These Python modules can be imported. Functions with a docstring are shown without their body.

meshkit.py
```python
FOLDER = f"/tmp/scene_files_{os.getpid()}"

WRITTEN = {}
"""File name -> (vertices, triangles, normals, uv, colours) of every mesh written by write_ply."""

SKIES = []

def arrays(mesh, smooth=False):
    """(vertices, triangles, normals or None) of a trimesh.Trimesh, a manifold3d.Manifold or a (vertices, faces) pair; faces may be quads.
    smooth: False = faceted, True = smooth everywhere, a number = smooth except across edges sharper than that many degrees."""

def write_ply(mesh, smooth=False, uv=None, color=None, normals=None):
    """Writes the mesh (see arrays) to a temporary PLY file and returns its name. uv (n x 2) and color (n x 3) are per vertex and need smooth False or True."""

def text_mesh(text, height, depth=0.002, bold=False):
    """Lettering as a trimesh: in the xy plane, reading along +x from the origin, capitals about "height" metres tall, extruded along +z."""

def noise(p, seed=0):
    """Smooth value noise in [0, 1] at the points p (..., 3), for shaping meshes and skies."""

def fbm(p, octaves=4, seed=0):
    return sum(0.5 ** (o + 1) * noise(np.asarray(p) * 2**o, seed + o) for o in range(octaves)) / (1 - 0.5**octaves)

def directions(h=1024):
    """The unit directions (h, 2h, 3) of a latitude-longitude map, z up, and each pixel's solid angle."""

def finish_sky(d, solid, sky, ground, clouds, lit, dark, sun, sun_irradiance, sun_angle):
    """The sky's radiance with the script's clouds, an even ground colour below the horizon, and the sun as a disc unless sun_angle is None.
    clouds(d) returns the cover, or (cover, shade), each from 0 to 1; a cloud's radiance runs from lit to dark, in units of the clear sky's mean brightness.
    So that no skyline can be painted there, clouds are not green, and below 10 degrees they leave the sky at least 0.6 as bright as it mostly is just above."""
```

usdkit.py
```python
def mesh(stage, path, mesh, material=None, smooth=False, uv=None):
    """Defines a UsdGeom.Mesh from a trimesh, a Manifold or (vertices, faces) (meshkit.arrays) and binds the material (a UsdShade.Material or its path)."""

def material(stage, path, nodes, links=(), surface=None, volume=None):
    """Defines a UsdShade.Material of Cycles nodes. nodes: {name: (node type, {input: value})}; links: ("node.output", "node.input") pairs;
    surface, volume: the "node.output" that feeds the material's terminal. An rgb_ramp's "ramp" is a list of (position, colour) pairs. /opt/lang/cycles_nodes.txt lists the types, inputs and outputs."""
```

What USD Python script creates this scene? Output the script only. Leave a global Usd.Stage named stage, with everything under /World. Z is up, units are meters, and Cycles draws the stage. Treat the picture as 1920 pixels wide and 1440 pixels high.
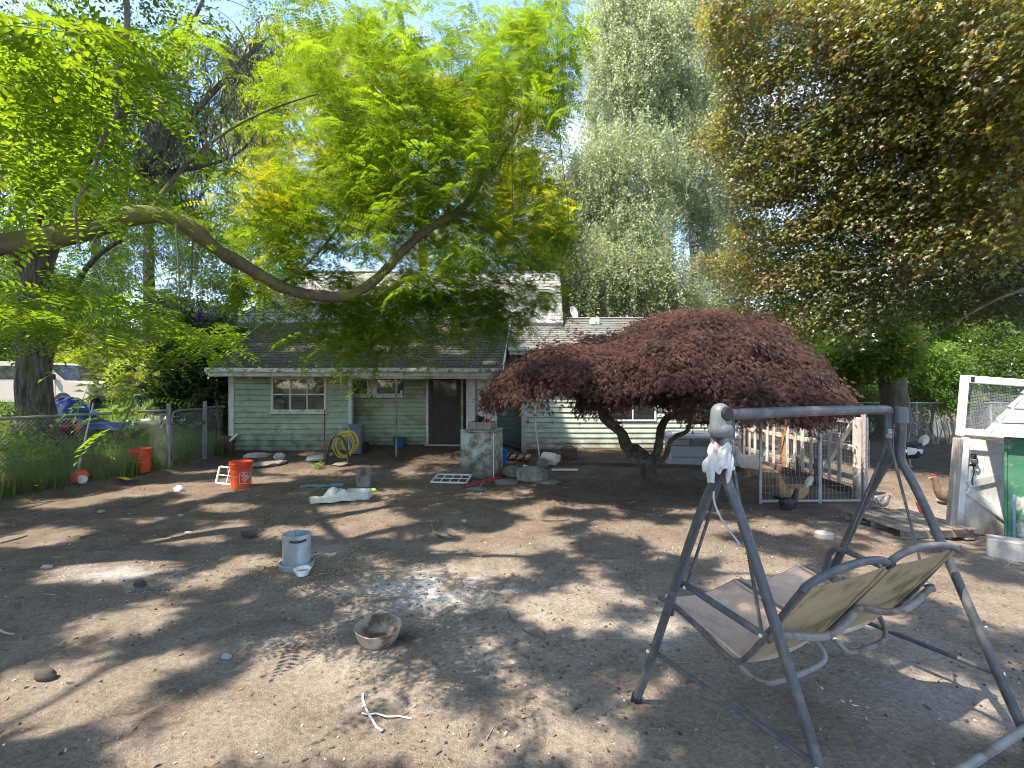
import math, random
import numpy as np, trimesh, usdkit, meshkit
from scipy.spatial.transform import Rotation as Rot
from pxr import Usd, UsdGeom, UsdLux, UsdShade, Gf, Sdf, Vt

stage = Usd.Stage.CreateInMemory()
UsdGeom.SetStageUpAxis(stage, 'Z')
UsdGeom.SetStageMetersPerUnit(stage, 1.0)
UsdGeom.Xform.Define(stage, '/World')
UsdGeom.Scope.Define(stage, '/World/Looks')
rng = np.random.default_rng(7)

# ---------------------------------------------------------------- camera, sky, sun, exposure
EYE, FPX, HZ = 1.6, 940.0, 725.0           # eye height, focal length and horizon row of a 1920 x 1440 picture
cam = UsdGeom.Camera.Define(stage, '/World/camera')
cam.CreateHorizontalApertureAttr(36.0)
cam.CreateVerticalApertureAttr(27.0)
cam.CreateFocalLengthAttr(36.0 * FPX / 1920)
cam.CreateVerticalApertureOffsetAttr((HZ - 720) / 1920 * 36.0)
cam.CreateClippingRangeAttr((0.05, 3000.0))
cam.CreateExposureAttr(1.9)
xf = UsdGeom.Xformable(cam); xf.AddTranslateOp().Set((0, 0, EYE)); xf.AddRotateXOp().Set(90.0)

SUN_EL = math.radians(57)
SUN_H = np.array([-0.84, -0.543]); SUN_H /= np.linalg.norm(SUN_H)
SUN = np.array([*(SUN_H * math.cos(SUN_EL)), math.sin(SUN_EL)])     # towards the sun
sun = UsdLux.DistantLight.Define(stage, '/World/sun')
sun.CreateIntensityAttr(0.95); sun.CreateNormalizeAttr(True); sun.CreateAngleAttr(0.53)
sun.CreateColorAttr((1.0, 0.92, 0.80))
UsdGeom.Xformable(sun).AddTransformOp().Set(Gf.Matrix4d().SetRotate(Gf.Rotation(Gf.Vec3d(0, 0, 1), Gf.Vec3d(*map(float, SUN)))))

sky_mat = usdkit.material(stage, '/World/Looks/sky_air', {
    'sky': ('sky_texture', {'sky_type': 'single_scattering', 'sun_disc': False, 'sun_elevation': SUN_EL,
                            'sun_rotation': math.atan2(SUN[0], SUN[1]), 'altitude': 50.0, 'aerosol_density': 0.5}),
    'tc': ('texture_coordinate', {}),
    'map': ('mapping', {'scale': (1.0, 1.0, 2.2), 'location': (0.35, 0.1, 0.3)}),
    'n': ('noise_texture', {'scale': 2.6, 'detail': 7.0, 'roughness': 0.56}),
    'r': ('rgb_ramp', {'ramp': [(0.0, (0, 0, 0)), (0.52, (0, 0, 0)), (0.70, (1, 1, 1)), (1.0, (1, 1, 1))]}),
    'm': ('mix', {'mix_type': 'mix', 'color2': (4.6, 4.8, 5.2)}),
    'bg': ('background_shader', {'strength': 0.15}),
}, [('tc.generated', 'map.vector'), ('map.vector', 'n.vector'), ('n.fac', 'r.fac'), ('r.color', 'm.fac'), ('sky.color', 'm.color1'), ('m.color', 'bg.color')], surface='bg.background')
dome = UsdLux.DomeLight.Define(stage, '/World/sky')
UsdShade.MaterialBindingAPI.Apply(dome.GetPrim()).Bind(sky_mat)
dome.GetPrim().SetCustomDataByKey('kind', 'structure')

# ---------------------------------------------------------------- pixels to places
def at(px, py, Y):
    return np.array([(px - 960) / FPX * Y, Y, EYE + (HZ - py) / FPX * Y])
def sstep(a, b, x):
    t = np.clip((np.asarray(x, float) - a) / (b - a), 0, 1); return t * t * (3 - 2 * t)
def fence_x(y): return np.interp(y, [2.0, 6.6, 9.2, 10.5, 11.5, 12.5], [-7.9, -7.0, -6.3, -6.4, -6.55, -6.6])   # the line of the left fence
def gz(x, y):
    x, y = np.asarray(x, float), np.asarray(y, float)
    z = (meshkit.fbm(np.stack([x * .55, y * .55, x * 0], -1), 3, 3) - .5) * .07 * sstep(0, 3, y)
    off = x - fence_x(y); yard = sstep(-.1, .3, off)
    lawn = 1 - yard
    z = z + lawn * (.10 + .50 * sstep(.0, 3.0, -off) * sstep(5, 11, y) + .15 * sstep(13, 24, y))
    z = z + .21 * sstep(11.0, 12.0, y) * yard * (1 - sstep(-.6, .3, x))
    z = z + .13 * np.exp(-((x + 5.0) / 1.1) ** 2 - ((y - 10.6) / .55) ** 2)     # spoil heap by the wall
    z = z + .10 * np.exp(-((x + 3.6) / .8) ** 2 - ((y - 10.5) / .45) ** 2)
    z = z + .09 * sstep(8.4, 9.6, y) * sstep(.6, 1.6, x) * (1 - sstep(5.2, 6.2, x))
    return z
def G(px, py):
    """where the sight line through a pixel meets the ground"""
    Y = FPX * EYE / max(py - HZ, 8)
    for _ in range(25):
        Y = .5 * Y + .5 * FPX * (EYE - float(gz((px - 960) / FPX * Y, Y))) / max(py - HZ, 8)
    p = at(px, py, Y); p[2] = float(gz(p[0], p[1])); return p

# ---------------------------------------------------------------- naming and tagging
USED = {}
def numbered(parent, name):
    k = (parent, name); n = USED.get(k, 0); USED[k] = n + 1
    return name if n == 0 else f'{name}_{n:03d}'
def tag(prim, label=None, cat=None, group=None, kind=None):
    for k, v in (('label', label), ('category', cat), ('group', group), ('kind', kind)):
        if v: prim.SetCustomDataByKey(k, v)
    return prim
def thing(name, label, cat, loc=(0, 0, 0), rotz=0.0, group=None, kind=None):
    path = '/World/' + numbered('/World', name)
    x = UsdGeom.Xform.Define(stage, path)
    x.AddTranslateOp().Set(Gf.Vec3d(*map(float, loc)))
    if rotz: x.AddRotateZOp().Set(float(rotz))
    tag(x.GetPrim(), label, cat, group, kind); return path
def obj(name, mesh, mat, parent='/World', smooth=False, label=None, cat=None, group=None, kind=None):
    if isinstance(mesh, MB): mesh = mesh.get()
    path = parent + '/' + numbered(parent, name)
    m = usdkit.mesh(stage, path, mesh, MATS[mat] if isinstance(mat, str) else mat, smooth)
    m.CreateDoubleSidedAttr(True)
    tag(m.GetPrim(), label, cat, group, kind); return path
def copy_of(src, loc, rotz=0.0, label=None, group=None, scale=1.0):
    base = src.rsplit('/', 1)[1]
    path = '/World/' + numbered('/World', base)
    x = UsdGeom.Xform.Define(stage, path); p = x.GetPrim()
    was = stage.GetPrimAtPath(src).GetCustomData()
    p.GetReferences().AddInternalReference(src)
    x.ClearXformOpOrder()
    x.AddTranslateOp(UsdGeom.XformOp.PrecisionDouble, 'c').Set(Gf.Vec3d(*map(float, loc)))
    x.AddRotateZOp(UsdGeom.XformOp.PrecisionFloat, 'c').Set(float(rotz))
    x.AddScaleOp(UsdGeom.XformOp.PrecisionFloat, 'c').Set(Gf.Vec3f(scale, scale, scale))
    tag(p, label or was.get('label'), was.get('category'), group or was.get('group'))
    p.SetInstanceable(True); return path
def scatter(parent, name, protos, pos, rots, scl, idx=None, kind=None, label=None, cat=None):
    """protos: list of (name, mesh, material, smooth)"""
    path = parent + '/' + numbered(parent, name)
    pi = UsdGeom.PointInstancer.Define(stage, path)
    rel = pi.CreatePrototypesRel()
    for nm, me, mt, sm in protos:
        rel.AddTarget(obj(nm, me, mt, path, sm))
    n = len(pos)
    idx = rng.integers(0, len(protos), n) if idx is None else idx
    pi.CreateProtoIndicesAttr(Vt.IntArray.FromNumpy(np.asarray(idx, np.int32)))
    pi.CreatePositionsAttr(Vt.Vec3fArray.FromNumpy(np.asarray(pos, np.float32)))
    q = (rots if isinstance(rots, Rot) else Rot.from_matrix(rots)).as_quat()
    pi.CreateOrientationsAttr(Vt.QuathArray([Gf.Quath(float(a[3]), float(a[0]), float(a[1]), float(a[2])) for a in q]))
    s = np.asarray(scl, float); s = np.repeat(s[:, None], 3, 1) if s.ndim == 1 else s
    pi.CreateScalesAttr(Vt.Vec3fArray.FromNumpy(s.astype(np.float32)))
    tag(pi.GetPrim(), label, cat, None, kind); return path

# ---------------------------------------------------------------- mesh helpers
class MB:
    def __init__(s): s.v, s.f, s.n = [], [], 0
    def add(s, m):
        if hasattr(m, 'vertices'): v, f = np.asarray(m.vertices), np.asarray(m.faces)
        else: v, f = np.asarray(m[0], float), np.asarray(m[1], int)
        if f.shape[1] == 4: f = np.vstack([f[:, [0, 1, 2]], f[:, [0, 2, 3]]])
        s.v.append(v); s.f.append(f + s.n); s.n += len(v); return s
    def get(s): return np.vstack(s.v), np.vstack(s.f)
def xform(m, rot=None, loc=(0, 0, 0), scale=1.0):
    v, f = (np.asarray(m.vertices), np.asarray(m.faces)) if hasattr(m, 'vertices') else m
    v = v * scale
    if rot is not None: v = (rot if isinstance(rot, Rot) else Rot.from_euler('xyz', rot, degrees=True)).apply(v)
    return v + np.asarray(loc), f
BOXF = np.array([[0, 2, 1], [0, 3, 2], [4, 5, 6], [4, 6, 7], [0, 1, 5], [0, 5, 4], [1, 2, 6], [1, 6, 5], [2, 3, 7], [2, 7, 6], [3, 0, 4], [3, 4, 7]])
def hexa(p8): return np.asarray(p8, float), BOXF                      # bottom ring then top ring
def box(x0, x1, y0, y1, z0, z1):
    return hexa([(x0, y0, z0), (x1, y0, z0), (x1, y1, z0), (x0, y1, z0), (x0, y0, z1), (x1, y0, z1), (x1, y1, z1), (x0, y1, z1)])
def cbox(x0, x1, y0, y1, z0, z1, c=.008):
    """box with chamfered edges"""
    lo, hi = np.array([x0, y0, z0]), np.array([x1, y1, z1]); c = min(c, *(0.3 * (hi - lo)))
    pts = []
    for sx in (0, 1):
        for sy in (0, 1):
            for sz in (0, 1):
                s = np.array([sx, sy, sz]); b = np.where(s, hi, lo); d = np.where(s, -c, c)
                for k in range(3):
                    e = d.copy(); e[k] = 0; pts.append(b + e)
    h = trimesh.convex.convex_hull(np.array(pts)); return np.array(h.vertices), np.array(h.faces)
def beam(a, b, w, h, up=(0, 0, 1), c=.005):
    """a board from a to b, w across, h along up"""
    a, b = np.asarray(a, float), np.asarray(b, float); d = b - a; L = np.linalg.norm(d); d /= L
    s = np.cross(d, up); s /= np.linalg.norm(s); t = np.cross(s, d)
    v, f = cbox(-w / 2, w / 2, 0, L, -h / 2, h / 2, c)
    return v @ np.array([s, d, t]) + a, f
def spline(pts, n=8):
    from scipy.interpolate import CubicSpline
    p = np.asarray(pts, float); t = np.r_[0, np.cumsum(np.linalg.norm(np.diff(p, axis=0), axis=1) ** .5)]
    return CubicSpline(t, p)(np.linspace(0, t[-1], (len(p) - 1) * n + 1))
def tube(pts, r, sides=8, cap=True):
    p = np.asarray(pts, float); n = len(p); r = np.broadcast_to(np.asarray(r, float), (n,))
    t = np.gradient(p, axis=0); t /= np.linalg.norm(t, axis=1, keepdims=True) + 1e-12
    a = np.cross(t[0], [0, 0, 1.0] if abs(t[0][2]) < .9 else [1.0, 0, 0]); a /= np.linalg.norm(a)
    A = []
    for i in range(n):
        a = a - t[i] * (a @ t[i]); a /= np.linalg.norm(a) + 1e-12; A.append(a)
    A = np.array(A); B = np.cross(t, A); ang = np.arange(sides) * 2 * np.pi / sides
    v = p[:, None] + r[:, None, None] * (np.cos(ang)[None, :, None] * A[:, None] + np.sin(ang)[None, :, None] * B[:, None])
    i, j = np.meshgrid(np.arange(n - 1), np.arange(sides), indexing='ij'); k = (j + 1) % sides
    q = np.stack([i * sides + j, i * sides + k, (i + 1) * sides + k, (i + 1) * sides + j], -1).reshape(-1, 4)
    f = np.vstack([q[:, [0, 1, 2]], q[:, [0, 2, 3]]]); v = v.reshape(-1, 3)
    if cap:
        m = len(v); v = np.vstack([v, p[0], p[-1]]); j = np.arange(sides); k = (j + 1) % sides; e = (n - 1) * sides
        f = np.vstack([f, np.stack([np.full(sides, m), k, j], 1), np.stack([np.full(sides, m + 1), e + j, e + k], 1)])
    return v, f
def lathe(prof, sides=32, loc=(0, 0, 0)):
    """profile of (r, z); open ends"""
    p = np.asarray(prof, float); n = len(p); ang = np.arange(sides) * 2 * np.pi / sides
    v = np.stack([p[:, None, 0] * np.cos(ang), p[:, None, 0] * np.sin(ang), np.repeat(p[:, 1:2], sides, 1)], -1).reshape(-1, 3)
    i, j = np.meshgrid(np.arange(n - 1), np.arange(sides), indexing='ij'); k = (j + 1) % sides
    q = np.stack([i * sides + j, i * sides + k, (i + 1) * sides + k, (i + 1) * sides + j], -1).reshape(-1, 4)
    return v + np.asarray(loc), np.vstack([q[:, [0, 1, 2]], q[:, [0, 2, 3]]])
def grid(fn, nu, nv, thick=0.0):
    """surface fn(u, v) -> xyz on 0..1 squared; thick gives it a back face"""
    u, v = np.meshgrid(np.linspace(0, 1, nu), np.linspace(0, 1, nv), indexing='ij')
    P = fn(u, v).reshape(-1, 3)
    i, j = np.meshgrid(np.arange(nu - 1), np.arange(nv - 1), indexing='ij')
    q = np.stack([i * nv + j, (i + 1) * nv + j, (i + 1) * nv + j + 1, i * nv + j + 1], -1).reshape(-1, 4)
    f = np.vstack([q[:, [0, 1, 2]], q[:, [0, 2, 3]]])
    if not thick: return P, f
    t = trimesh.Trimesh(P, f, process=False); nrm = t.vertex_normals; N = len(P)
    e = np.sort(f[:, [0, 1, 1, 2, 2, 0]].reshape(-1, 2), 1); uq, cnt = np.unique(e, axis=0, return_counts=True); b = uq[cnt == 1]
    return np.vstack([P, P - nrm * thick]), np.vstack([f, f[:, ::-1] + N, np.stack([b[:, 0], b[:, 1], b[:, 1] + N], 1), np.stack([b[:, 0], b[:, 1] + N, b[:, 0] + N], 1)])
def rock(r, seed, sub=3, amp=.25, freq=1.6):
    s = trimesh.creation.icosphere(sub); v = np.array(s.vertices)
    n = meshkit.fbm(v * freq + seed * 7.3, 3, seed) - .5
    return v * (1 + amp * 2 * n[:, None]) * np.asarray(r), np.array(s.faces)
def inst_rots(dirs, spin=None, up_local=(0, 0, 1)):
    """rotations that carry local +z to dirs with a random spin"""
    d = np.asarray(dirs, float); d = d / np.linalg.norm(d, axis=1, keepdims=True); n = len(d)
    a = np.cross(d, np.where(np.abs(d[:, 2:]) < .95, [[0, 0, 1.0]], [[1.0, 0, 0]])); a /= np.linalg.norm(a, axis=1, keepdims=True)
    b = np.cross(d, a); s = rng.uniform(0, 2 * np.pi, n) if spin is None else np.broadcast_to(spin, (n,))
    x = a * np.cos(s)[:, None] + b * np.sin(s)[:, None]; y = np.cross(d, x)
    return np.stack([x, y, d], 2)

# ---------------------------------------------------------------- materials
MATS = {}
def surf(name, c1, c2, scale=6.0, rough=.75, bump=.0, bscale=None, metallic=0.0, c3=None, s3=1.5, t3=(.5, .62), stretch=(1, 1, 1), spec=.4, island=0.0, detail=6.0, low=None, extra=None, bdist=.01):
    """a two-tone noise colour, an optional stain (c3), dirt that rises from the ground (low=(z0, z1, colour))"""
    N = {'g': ('geometry', {}), 'map': ('mapping', {'scale': stretch}),
         'n': ('noise_texture', {'scale': scale, 'detail': detail, 'roughness': .6}),
         'r': ('rgb_ramp', {'ramp': [(0.0, c1), (.36, c1), (.64, c2), (1.0, c2)]}),
         'p': ('principled_bsdf', {'roughness': rough, 'metallic': metallic, 'specular_ior_level': spec})}
    L = [('g.position', 'map.vector'), ('map.vector', 'n.vector'), ('n.fac', 'r.fac')]; col = 'r.color'
    if c3 is not None:
        N['n3'] = ('noise_texture', {'scale': s3, 'detail': 7.0, 'roughness': .65}); N['r3'] = ('rgb_ramp', {'ramp': [(0, (0, 0, 0)), (t3[0], (0, 0, 0)), (t3[1], (1, 1, 1)), (1, (1, 1, 1))]})
        N['m3'] = ('mix', {'color2': c3}); L += [('map.vector', 'n3.vector'), ('n3.fac', 'r3.fac'), ('r3.color', 'm3.fac'), (col, 'm3.color1')]; col = 'm3.color'
    if low is not None:
        N['sx'] = ('separate_xyz', {}); N['mr'] = ('map_range', {'from_min': low[0], 'from_max': low[1], 'to_min': 1.0, 'to_max': 0.0, 'clamp': True})
        N['nl'] = ('noise_texture', {'scale': 5.0, 'detail': 6.0}); N['lm'] = ('math', {'math_type': 'multiply_add', 'value2': 1.6, 'value3': -.8}); N['la'] = ('math', {'math_type': 'add', 'use_clamp': True}); N['lp'] = ('math', {'math_type': 'multiply', 'value2': .92})
        N['ml'] = ('mix', {'color2': low[2]})
        L += [('g.position', 'sx.vector'), ('sx.z', 'mr.value'), ('g.position', 'nl.vector'), ('nl.fac', 'lm.value1'), ('mr.result', 'la.value1'), ('lm.value', 'la.value2'), ('la.value', 'lp.value1'), ('lp.value', 'ml.fac'), (col, 'ml.color1')]; col = 'ml.color'
    if island:
        N['hi'] = ('object_info', {}); N['mi'] = ('map_range', {'from_min': 0.0, 'from_max': 1.0, 'to_min': 1 - island, 'to_max': 1 + island})
        N['hs'] = ('hsv', {}); L += [('hi.random', 'mi.value'), ('mi.result', 'hs.value'), (col, 'hs.color')]; col = 'hs.color'
    L.append((col, 'p.base_color'))
    if bump:
        N['nb'] = ('noise_texture', {'scale': bscale or scale * 4, 'detail': 6.0, 'roughness': .65}); N['b'] = ('bump', {'strength': bump, 'distance': bdist})
        L += [('map.vector', 'nb.vector'), ('nb.fac', 'b.height'), ('b.normal', 'p.normal')]
    MATS[name] = usdkit.material(stage, '/World/Looks/' + name, N, L, surface='p.BSDF'); return MATS[name]
def leaf(name, c1, c2, trans, tw=.45, rough=.45, spec=.5, hue=.03, val=.35):
    N = {'o': ('object_info', {}), 'g': ('geometry', {}), 'n': ('noise_texture', {'scale': 1.1, 'detail': 3.0}),
         'a': ('math', {'math_type': 'add'}), 'h': ('math', {'math_type': 'multiply', 'value2': .5}),
         'r': ('rgb_ramp', {'ramp': [(0, c1), (.3, c1), (.7, c2), (1, c2)]}),
         'mi': ('map_range', {'from_min': 0.0, 'from_max': 1.0, 'to_min': 1 - val, 'to_max': 1 + val}), 'hs': ('hsv', {}), 'ht': ('hsv', {'color': trans}),
         'mh': ('map_range', {'from_min': 0.0, 'from_max': 1.0, 'to_min': .5 - hue, 'to_max': .5 + hue}),
         'p': ('principled_bsdf', {'roughness': rough, 'specular_ior_level': spec}), 't': ('translucent_bsdf', {}), 'm': ('mix_closure', {'fac': tw})}
    L = [('g.position', 'n.vector'), ('n.fac', 'a.value1'), ('g.random_per_island', 'a.value2'), ('a.value', 'h.value1'), ('h.value', 'r.fac'), ('o.random', 'mi.value'), ('g.random_per_island', 'mh.value'), ('mi.result', 'hs.value'),
         ('r.color', 'hs.color'), ('hs.color', 'p.base_color'), ('mh.result', 'ht.hue'), ('mi.result', 'ht.value'), ('ht.color', 't.color'), ('p.BSDF', 'm.closure1'), ('t.BSDF', 'm.closure2')]
    MATS[name] = usdkit.material(stage, '/World/Looks/' + name, N, L, surface='m.closure'); return MATS[name]
def plain(name, c, rough=.6, metallic=0.0, spec=.4): return surf(name, tuple(x * .86 for x in c), tuple(min(1, x * 1.1) for x in c), 9.0, rough, metallic=metallic, spec=spec)

surf('siding', (.27, .34, .22), (.35, .41, .29), 2.2, .62, .12, 30, c3=(.20, .24, .14), s3=2.6, t3=(.56, .72), stretch=(.8, 1, 2.5), low=(-.05, .75, (.085, .065, .045)), island=.05)
surf('siding_porch', (.30, .37, .24), (.36, .42, .29), 2.2, .62, .12, 30, c3=(.20, .20, .10), s3=1.6, t3=(.5, .66), stretch=(.8, 1, 2.0), low=(.1, .62, (.11, .10, .075)), island=.04)
surf('siding_wing', (.40, .46, .36), (.48, .53, .44), 2.0, .6, .1, 30, c3=(.24, .25, .17), s3=2.0, t3=(.55, .7), stretch=(.8, 1, 2.5), low=(-.1, .6, (.16, .12, .085)), island=.04)
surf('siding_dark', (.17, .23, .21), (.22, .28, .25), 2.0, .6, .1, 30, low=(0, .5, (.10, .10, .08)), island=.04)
surf('siding_joint', (.055, .06, .045), (.075, .08, .06), 5, .9)
surf('trim', (.50, .50, .44), (.62, .62, .56), 5, .6, .15, 40, c3=(.24, .22, .17), s3=4, t3=(.52, .66), stretch=(1, 1, .5))
surf('trim_white', (.58, .58, .55), (.70, .70, .66), 5, .55, .1, 40, c3=(.33, .30, .25), s3=3, t3=(.56, .7))
surf('gutter', (.42, .47, .43), (.60, .63, .58), 7, .4, .1, 40, c3=(.13, .13, .09), s3=9, t3=(.52, .6))
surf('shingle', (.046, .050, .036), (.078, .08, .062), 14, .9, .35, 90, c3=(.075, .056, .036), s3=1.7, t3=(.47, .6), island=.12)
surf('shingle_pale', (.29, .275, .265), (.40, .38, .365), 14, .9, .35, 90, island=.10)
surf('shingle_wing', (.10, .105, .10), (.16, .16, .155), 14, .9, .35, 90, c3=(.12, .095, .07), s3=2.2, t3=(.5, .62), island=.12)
surf('door_brown', (.030, .021, .017), (.042, .031, .025), 6, .55, .2, 60, stretch=(2, 2, .5))
plain('dark_inside', (.012, .013, .012), .9)
plain('curtain', (.10, .10, .085), .9)
surf('galv', (.32, .34, .35), (.45, .47, .48), 9, .42, .05, 60, metallic=.55, c3=(.22, .20, .17), s3=4, t3=(.56, .7))
surf('galv_old', (.20, .19, .17), (.30, .28, .25), 12, .6, .1, 60, metallic=.3, c3=(.13, .09, .06), s3=6, t3=(.5, .62))
surf('wire', (.17, .165, .155), (.25, .24, .225), 12, .55, metallic=.4)
surf('wire_dark', (.055, .05, .045), (.09, .08, .07), 12, .6, metallic=.3)
surf('rust', (.075, .042, .026), (.12, .075, .05), 14, .85, .3, 60)
surf('swing_steel', (.050, .054, .058), (.078, .082, .085), 16, .42, .12, 120, c3=(.17, .145, .115), s3=11, t3=(.53, .70), spec=.5)
surf('swing_cap', (.11, .12, .125), (.14, .15, .155), 10, .4)
surf('sling', (.44, .305, .23), (.54, .385, .295), 3, .8, .25, 200, c3=(.27, .20, .135), s3=6, t3=(.50, .72))
surf('sling_back', (.28, .20, .105), (.35, .26, .145), 3, .8, .1, 300, c3=(.115, .095, .03), s3=5, t3=(.52, .68))
surf('orange_plastic', (.50, .055, .014), (.60, .08, .022), 5, .42, c3=(.28, .10, .05), s3=5, t3=(.58, .75))
plain('white_print', (.68, .66, .62), .6)
plain('blue_plastic', (.012, .09, .36), .4); plain('teal_plastic', (.012, .09, .13), .45); plain('gray_plastic', (.13, .14, .16), .5)
surf('deck_box', (.29, .305, .32), (.36, .375, .39), 4, .5, .05, 80, c3=(.20, .19, .17), s3=3, t3=(.55, .7))
plain('deck_box_lid', (.60, .61, .61), .45)
surf('washer', (.38, .41, .36), (.52, .54, .48), 3.5, .5, .05, 40, c3=(.13, .12, .075), s3=7, t3=(.43, .6), low=(.0, .62, (.07, .052, .032)))
surf('fridge', (.50, .50, .47), (.60, .59, .55), 3, .4, .03, 40, c3=(.28, .25, .2), s3=5, t3=(.6, .72))
surf('concrete', (.30, .28, .25), (.40, .375, .34), 8, .9, .35, 60, c3=(.22, .19, .15), s3=3, t3=(.5, .64))
surf('stone', (.17, .155, .125), (.27, .245, .20), 7, .85, .4, 30, c3=(.105, .095, .075), s3=5, t3=(.5, .62))
surf('slab_stone', (.145, .125, .10), (.20, .175, .145), 7, .9, .4, 30)
surf('wood_grey', (.26, .23, .195), (.38, .34, .29), 5, .8, .25, 18, stretch=(7, 7, .8), c3=(.15, .12, .09), s3=3, t3=(.53, .66), island=.1)
surf('wood_pale', (.46, .39, .32), (.60, .52, .44), 5, .75, .2, 18, stretch=(7, 7, .8), c3=(.30, .24, .18), s3=3, t3=(.56, .7), island=.1, low=(-.1, .3, (.17, .125, .085)))
surf('wood_orange', (.34, .155, .06), (.44, .22, .09), 5, .7, .2, 18, stretch=(7, 7, .8), low=(-.1, .5, (.10, .06, .035)))
surf('wood_dark', (.075, .05, .036), (.12, .085, .06), 5, .85, .3, 18, stretch=(7, 7, .8), island=.15)
surf('pallet_wood', (.17, .135, .105), (.28, .23, .185), 5, .85, .3, 20, stretch=(1.2, 6, 6), c3=(.11, .085, .065), s3=3, t3=(.5, .64), island=.18)
surf('gate_white', (.57, .57, .57), (.69, .69, .68), 5, .6, .15, 50, c3=(.36, .32, .27), s3=3, t3=(.56, .72), stretch=(1, 1, .5), low=(.0, .38, (.27, .19, .135)), island=.03)
surf('coop_green', (.030, .115, .065), (.048, .155, .09), 4, .55, .15, 50, c3=(.36, .34, .29), s3=3.4, t3=(.55, .63))
surf('coop_roof', (.30, .33, .36), (.40, .43, .46), 5, .5, .15, 50, stretch=(1, 4, 4), c3=(.26, .26, .26), s3=4, t3=(.55, .7), island=.05)
surf('bark', (.04, .032, .023), (.175, .145, .105), 9, .95, 1.0, 14, stretch=(2.2, 2.2, .32), c3=(.10, .105, .03), s3=2.2, t3=(.54, .68), bdist=.06)
surf('bark_moss', (.075, .055, .036), (.125, .095, .066), 7, .95, .9, 20, c3=(.115, .115, .024), s3=2.6, t3=(.43, .56), bdist=.03)
surf('bark_grey', (.085, .075, .062), (.16, .14, .12), 6, .95, .8, 18, stretch=(1.5, 1.5, .4), bdist=.03)
surf('bark_maple', (.055, .042, .03), (.105, .085, .065), 8, .9, .6, 25, c3=(.15, .14, .11), s3=5, t3=(.54, .66), bdist=.02)
surf('bark_birch', (.30, .29, .26), (.44, .42, .39), 5, .8, .4, 20, c3=(.06, .052, .045), s3=3.2, t3=(.5, .58), stretch=(1, 1, 1.6))
surf('twig', (.07, .056, .04), (.12, .10, .075), 8, .9); surf('twig_pale', (.24, .20, .15), (.34, .29, .22), 8, .9)
surf('lichen_twig', (.06, .05, .036), (.15, .14, .10), 5, .95)
leaf('leaf_locust', (.058, .108, .008), (.095, .152, .011), (.285, .46, .013), .5, .5, .22, .012, .3)
leaf('leaf_locust_gold', (.155, .17, .008), (.21, .21, .010), (.55, .60, .012), .5, .5, .25, .012, .2)
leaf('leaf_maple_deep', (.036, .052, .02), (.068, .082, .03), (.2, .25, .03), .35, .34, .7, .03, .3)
leaf('leaf_maple_green', (.085, .098, .018), (.145, .14, .028), (.36, .41, .03), .40, .36, .6, .035, .35)
leaf('leaf_maple_bronze', (.12, .09, .034), (.175, .13, .048), (.38, .32, .04), .40, .36, .6, .03, .35)
leaf('leaf_birch', (.20, .235, .135), (.29, .32, .21), (.58, .66, .32), .48, .34, .7, .02, .25)
leaf('leaf_laceleaf', (.088, .060, .056), (.185, .122, .092), (.40, .235, .13), .35, .5, .35, .03, .4)
leaf('leaf_hedge', (.12, .17, .013), (.19, .24, .02), (.46, .56, .03), .45, .4, .5, .02, .3)
leaf('leaf_dark', (.028, .052, .018), (.05, .085, .027), (.08, .17, .02), .25, .35, .6, .02, .3)
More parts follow.
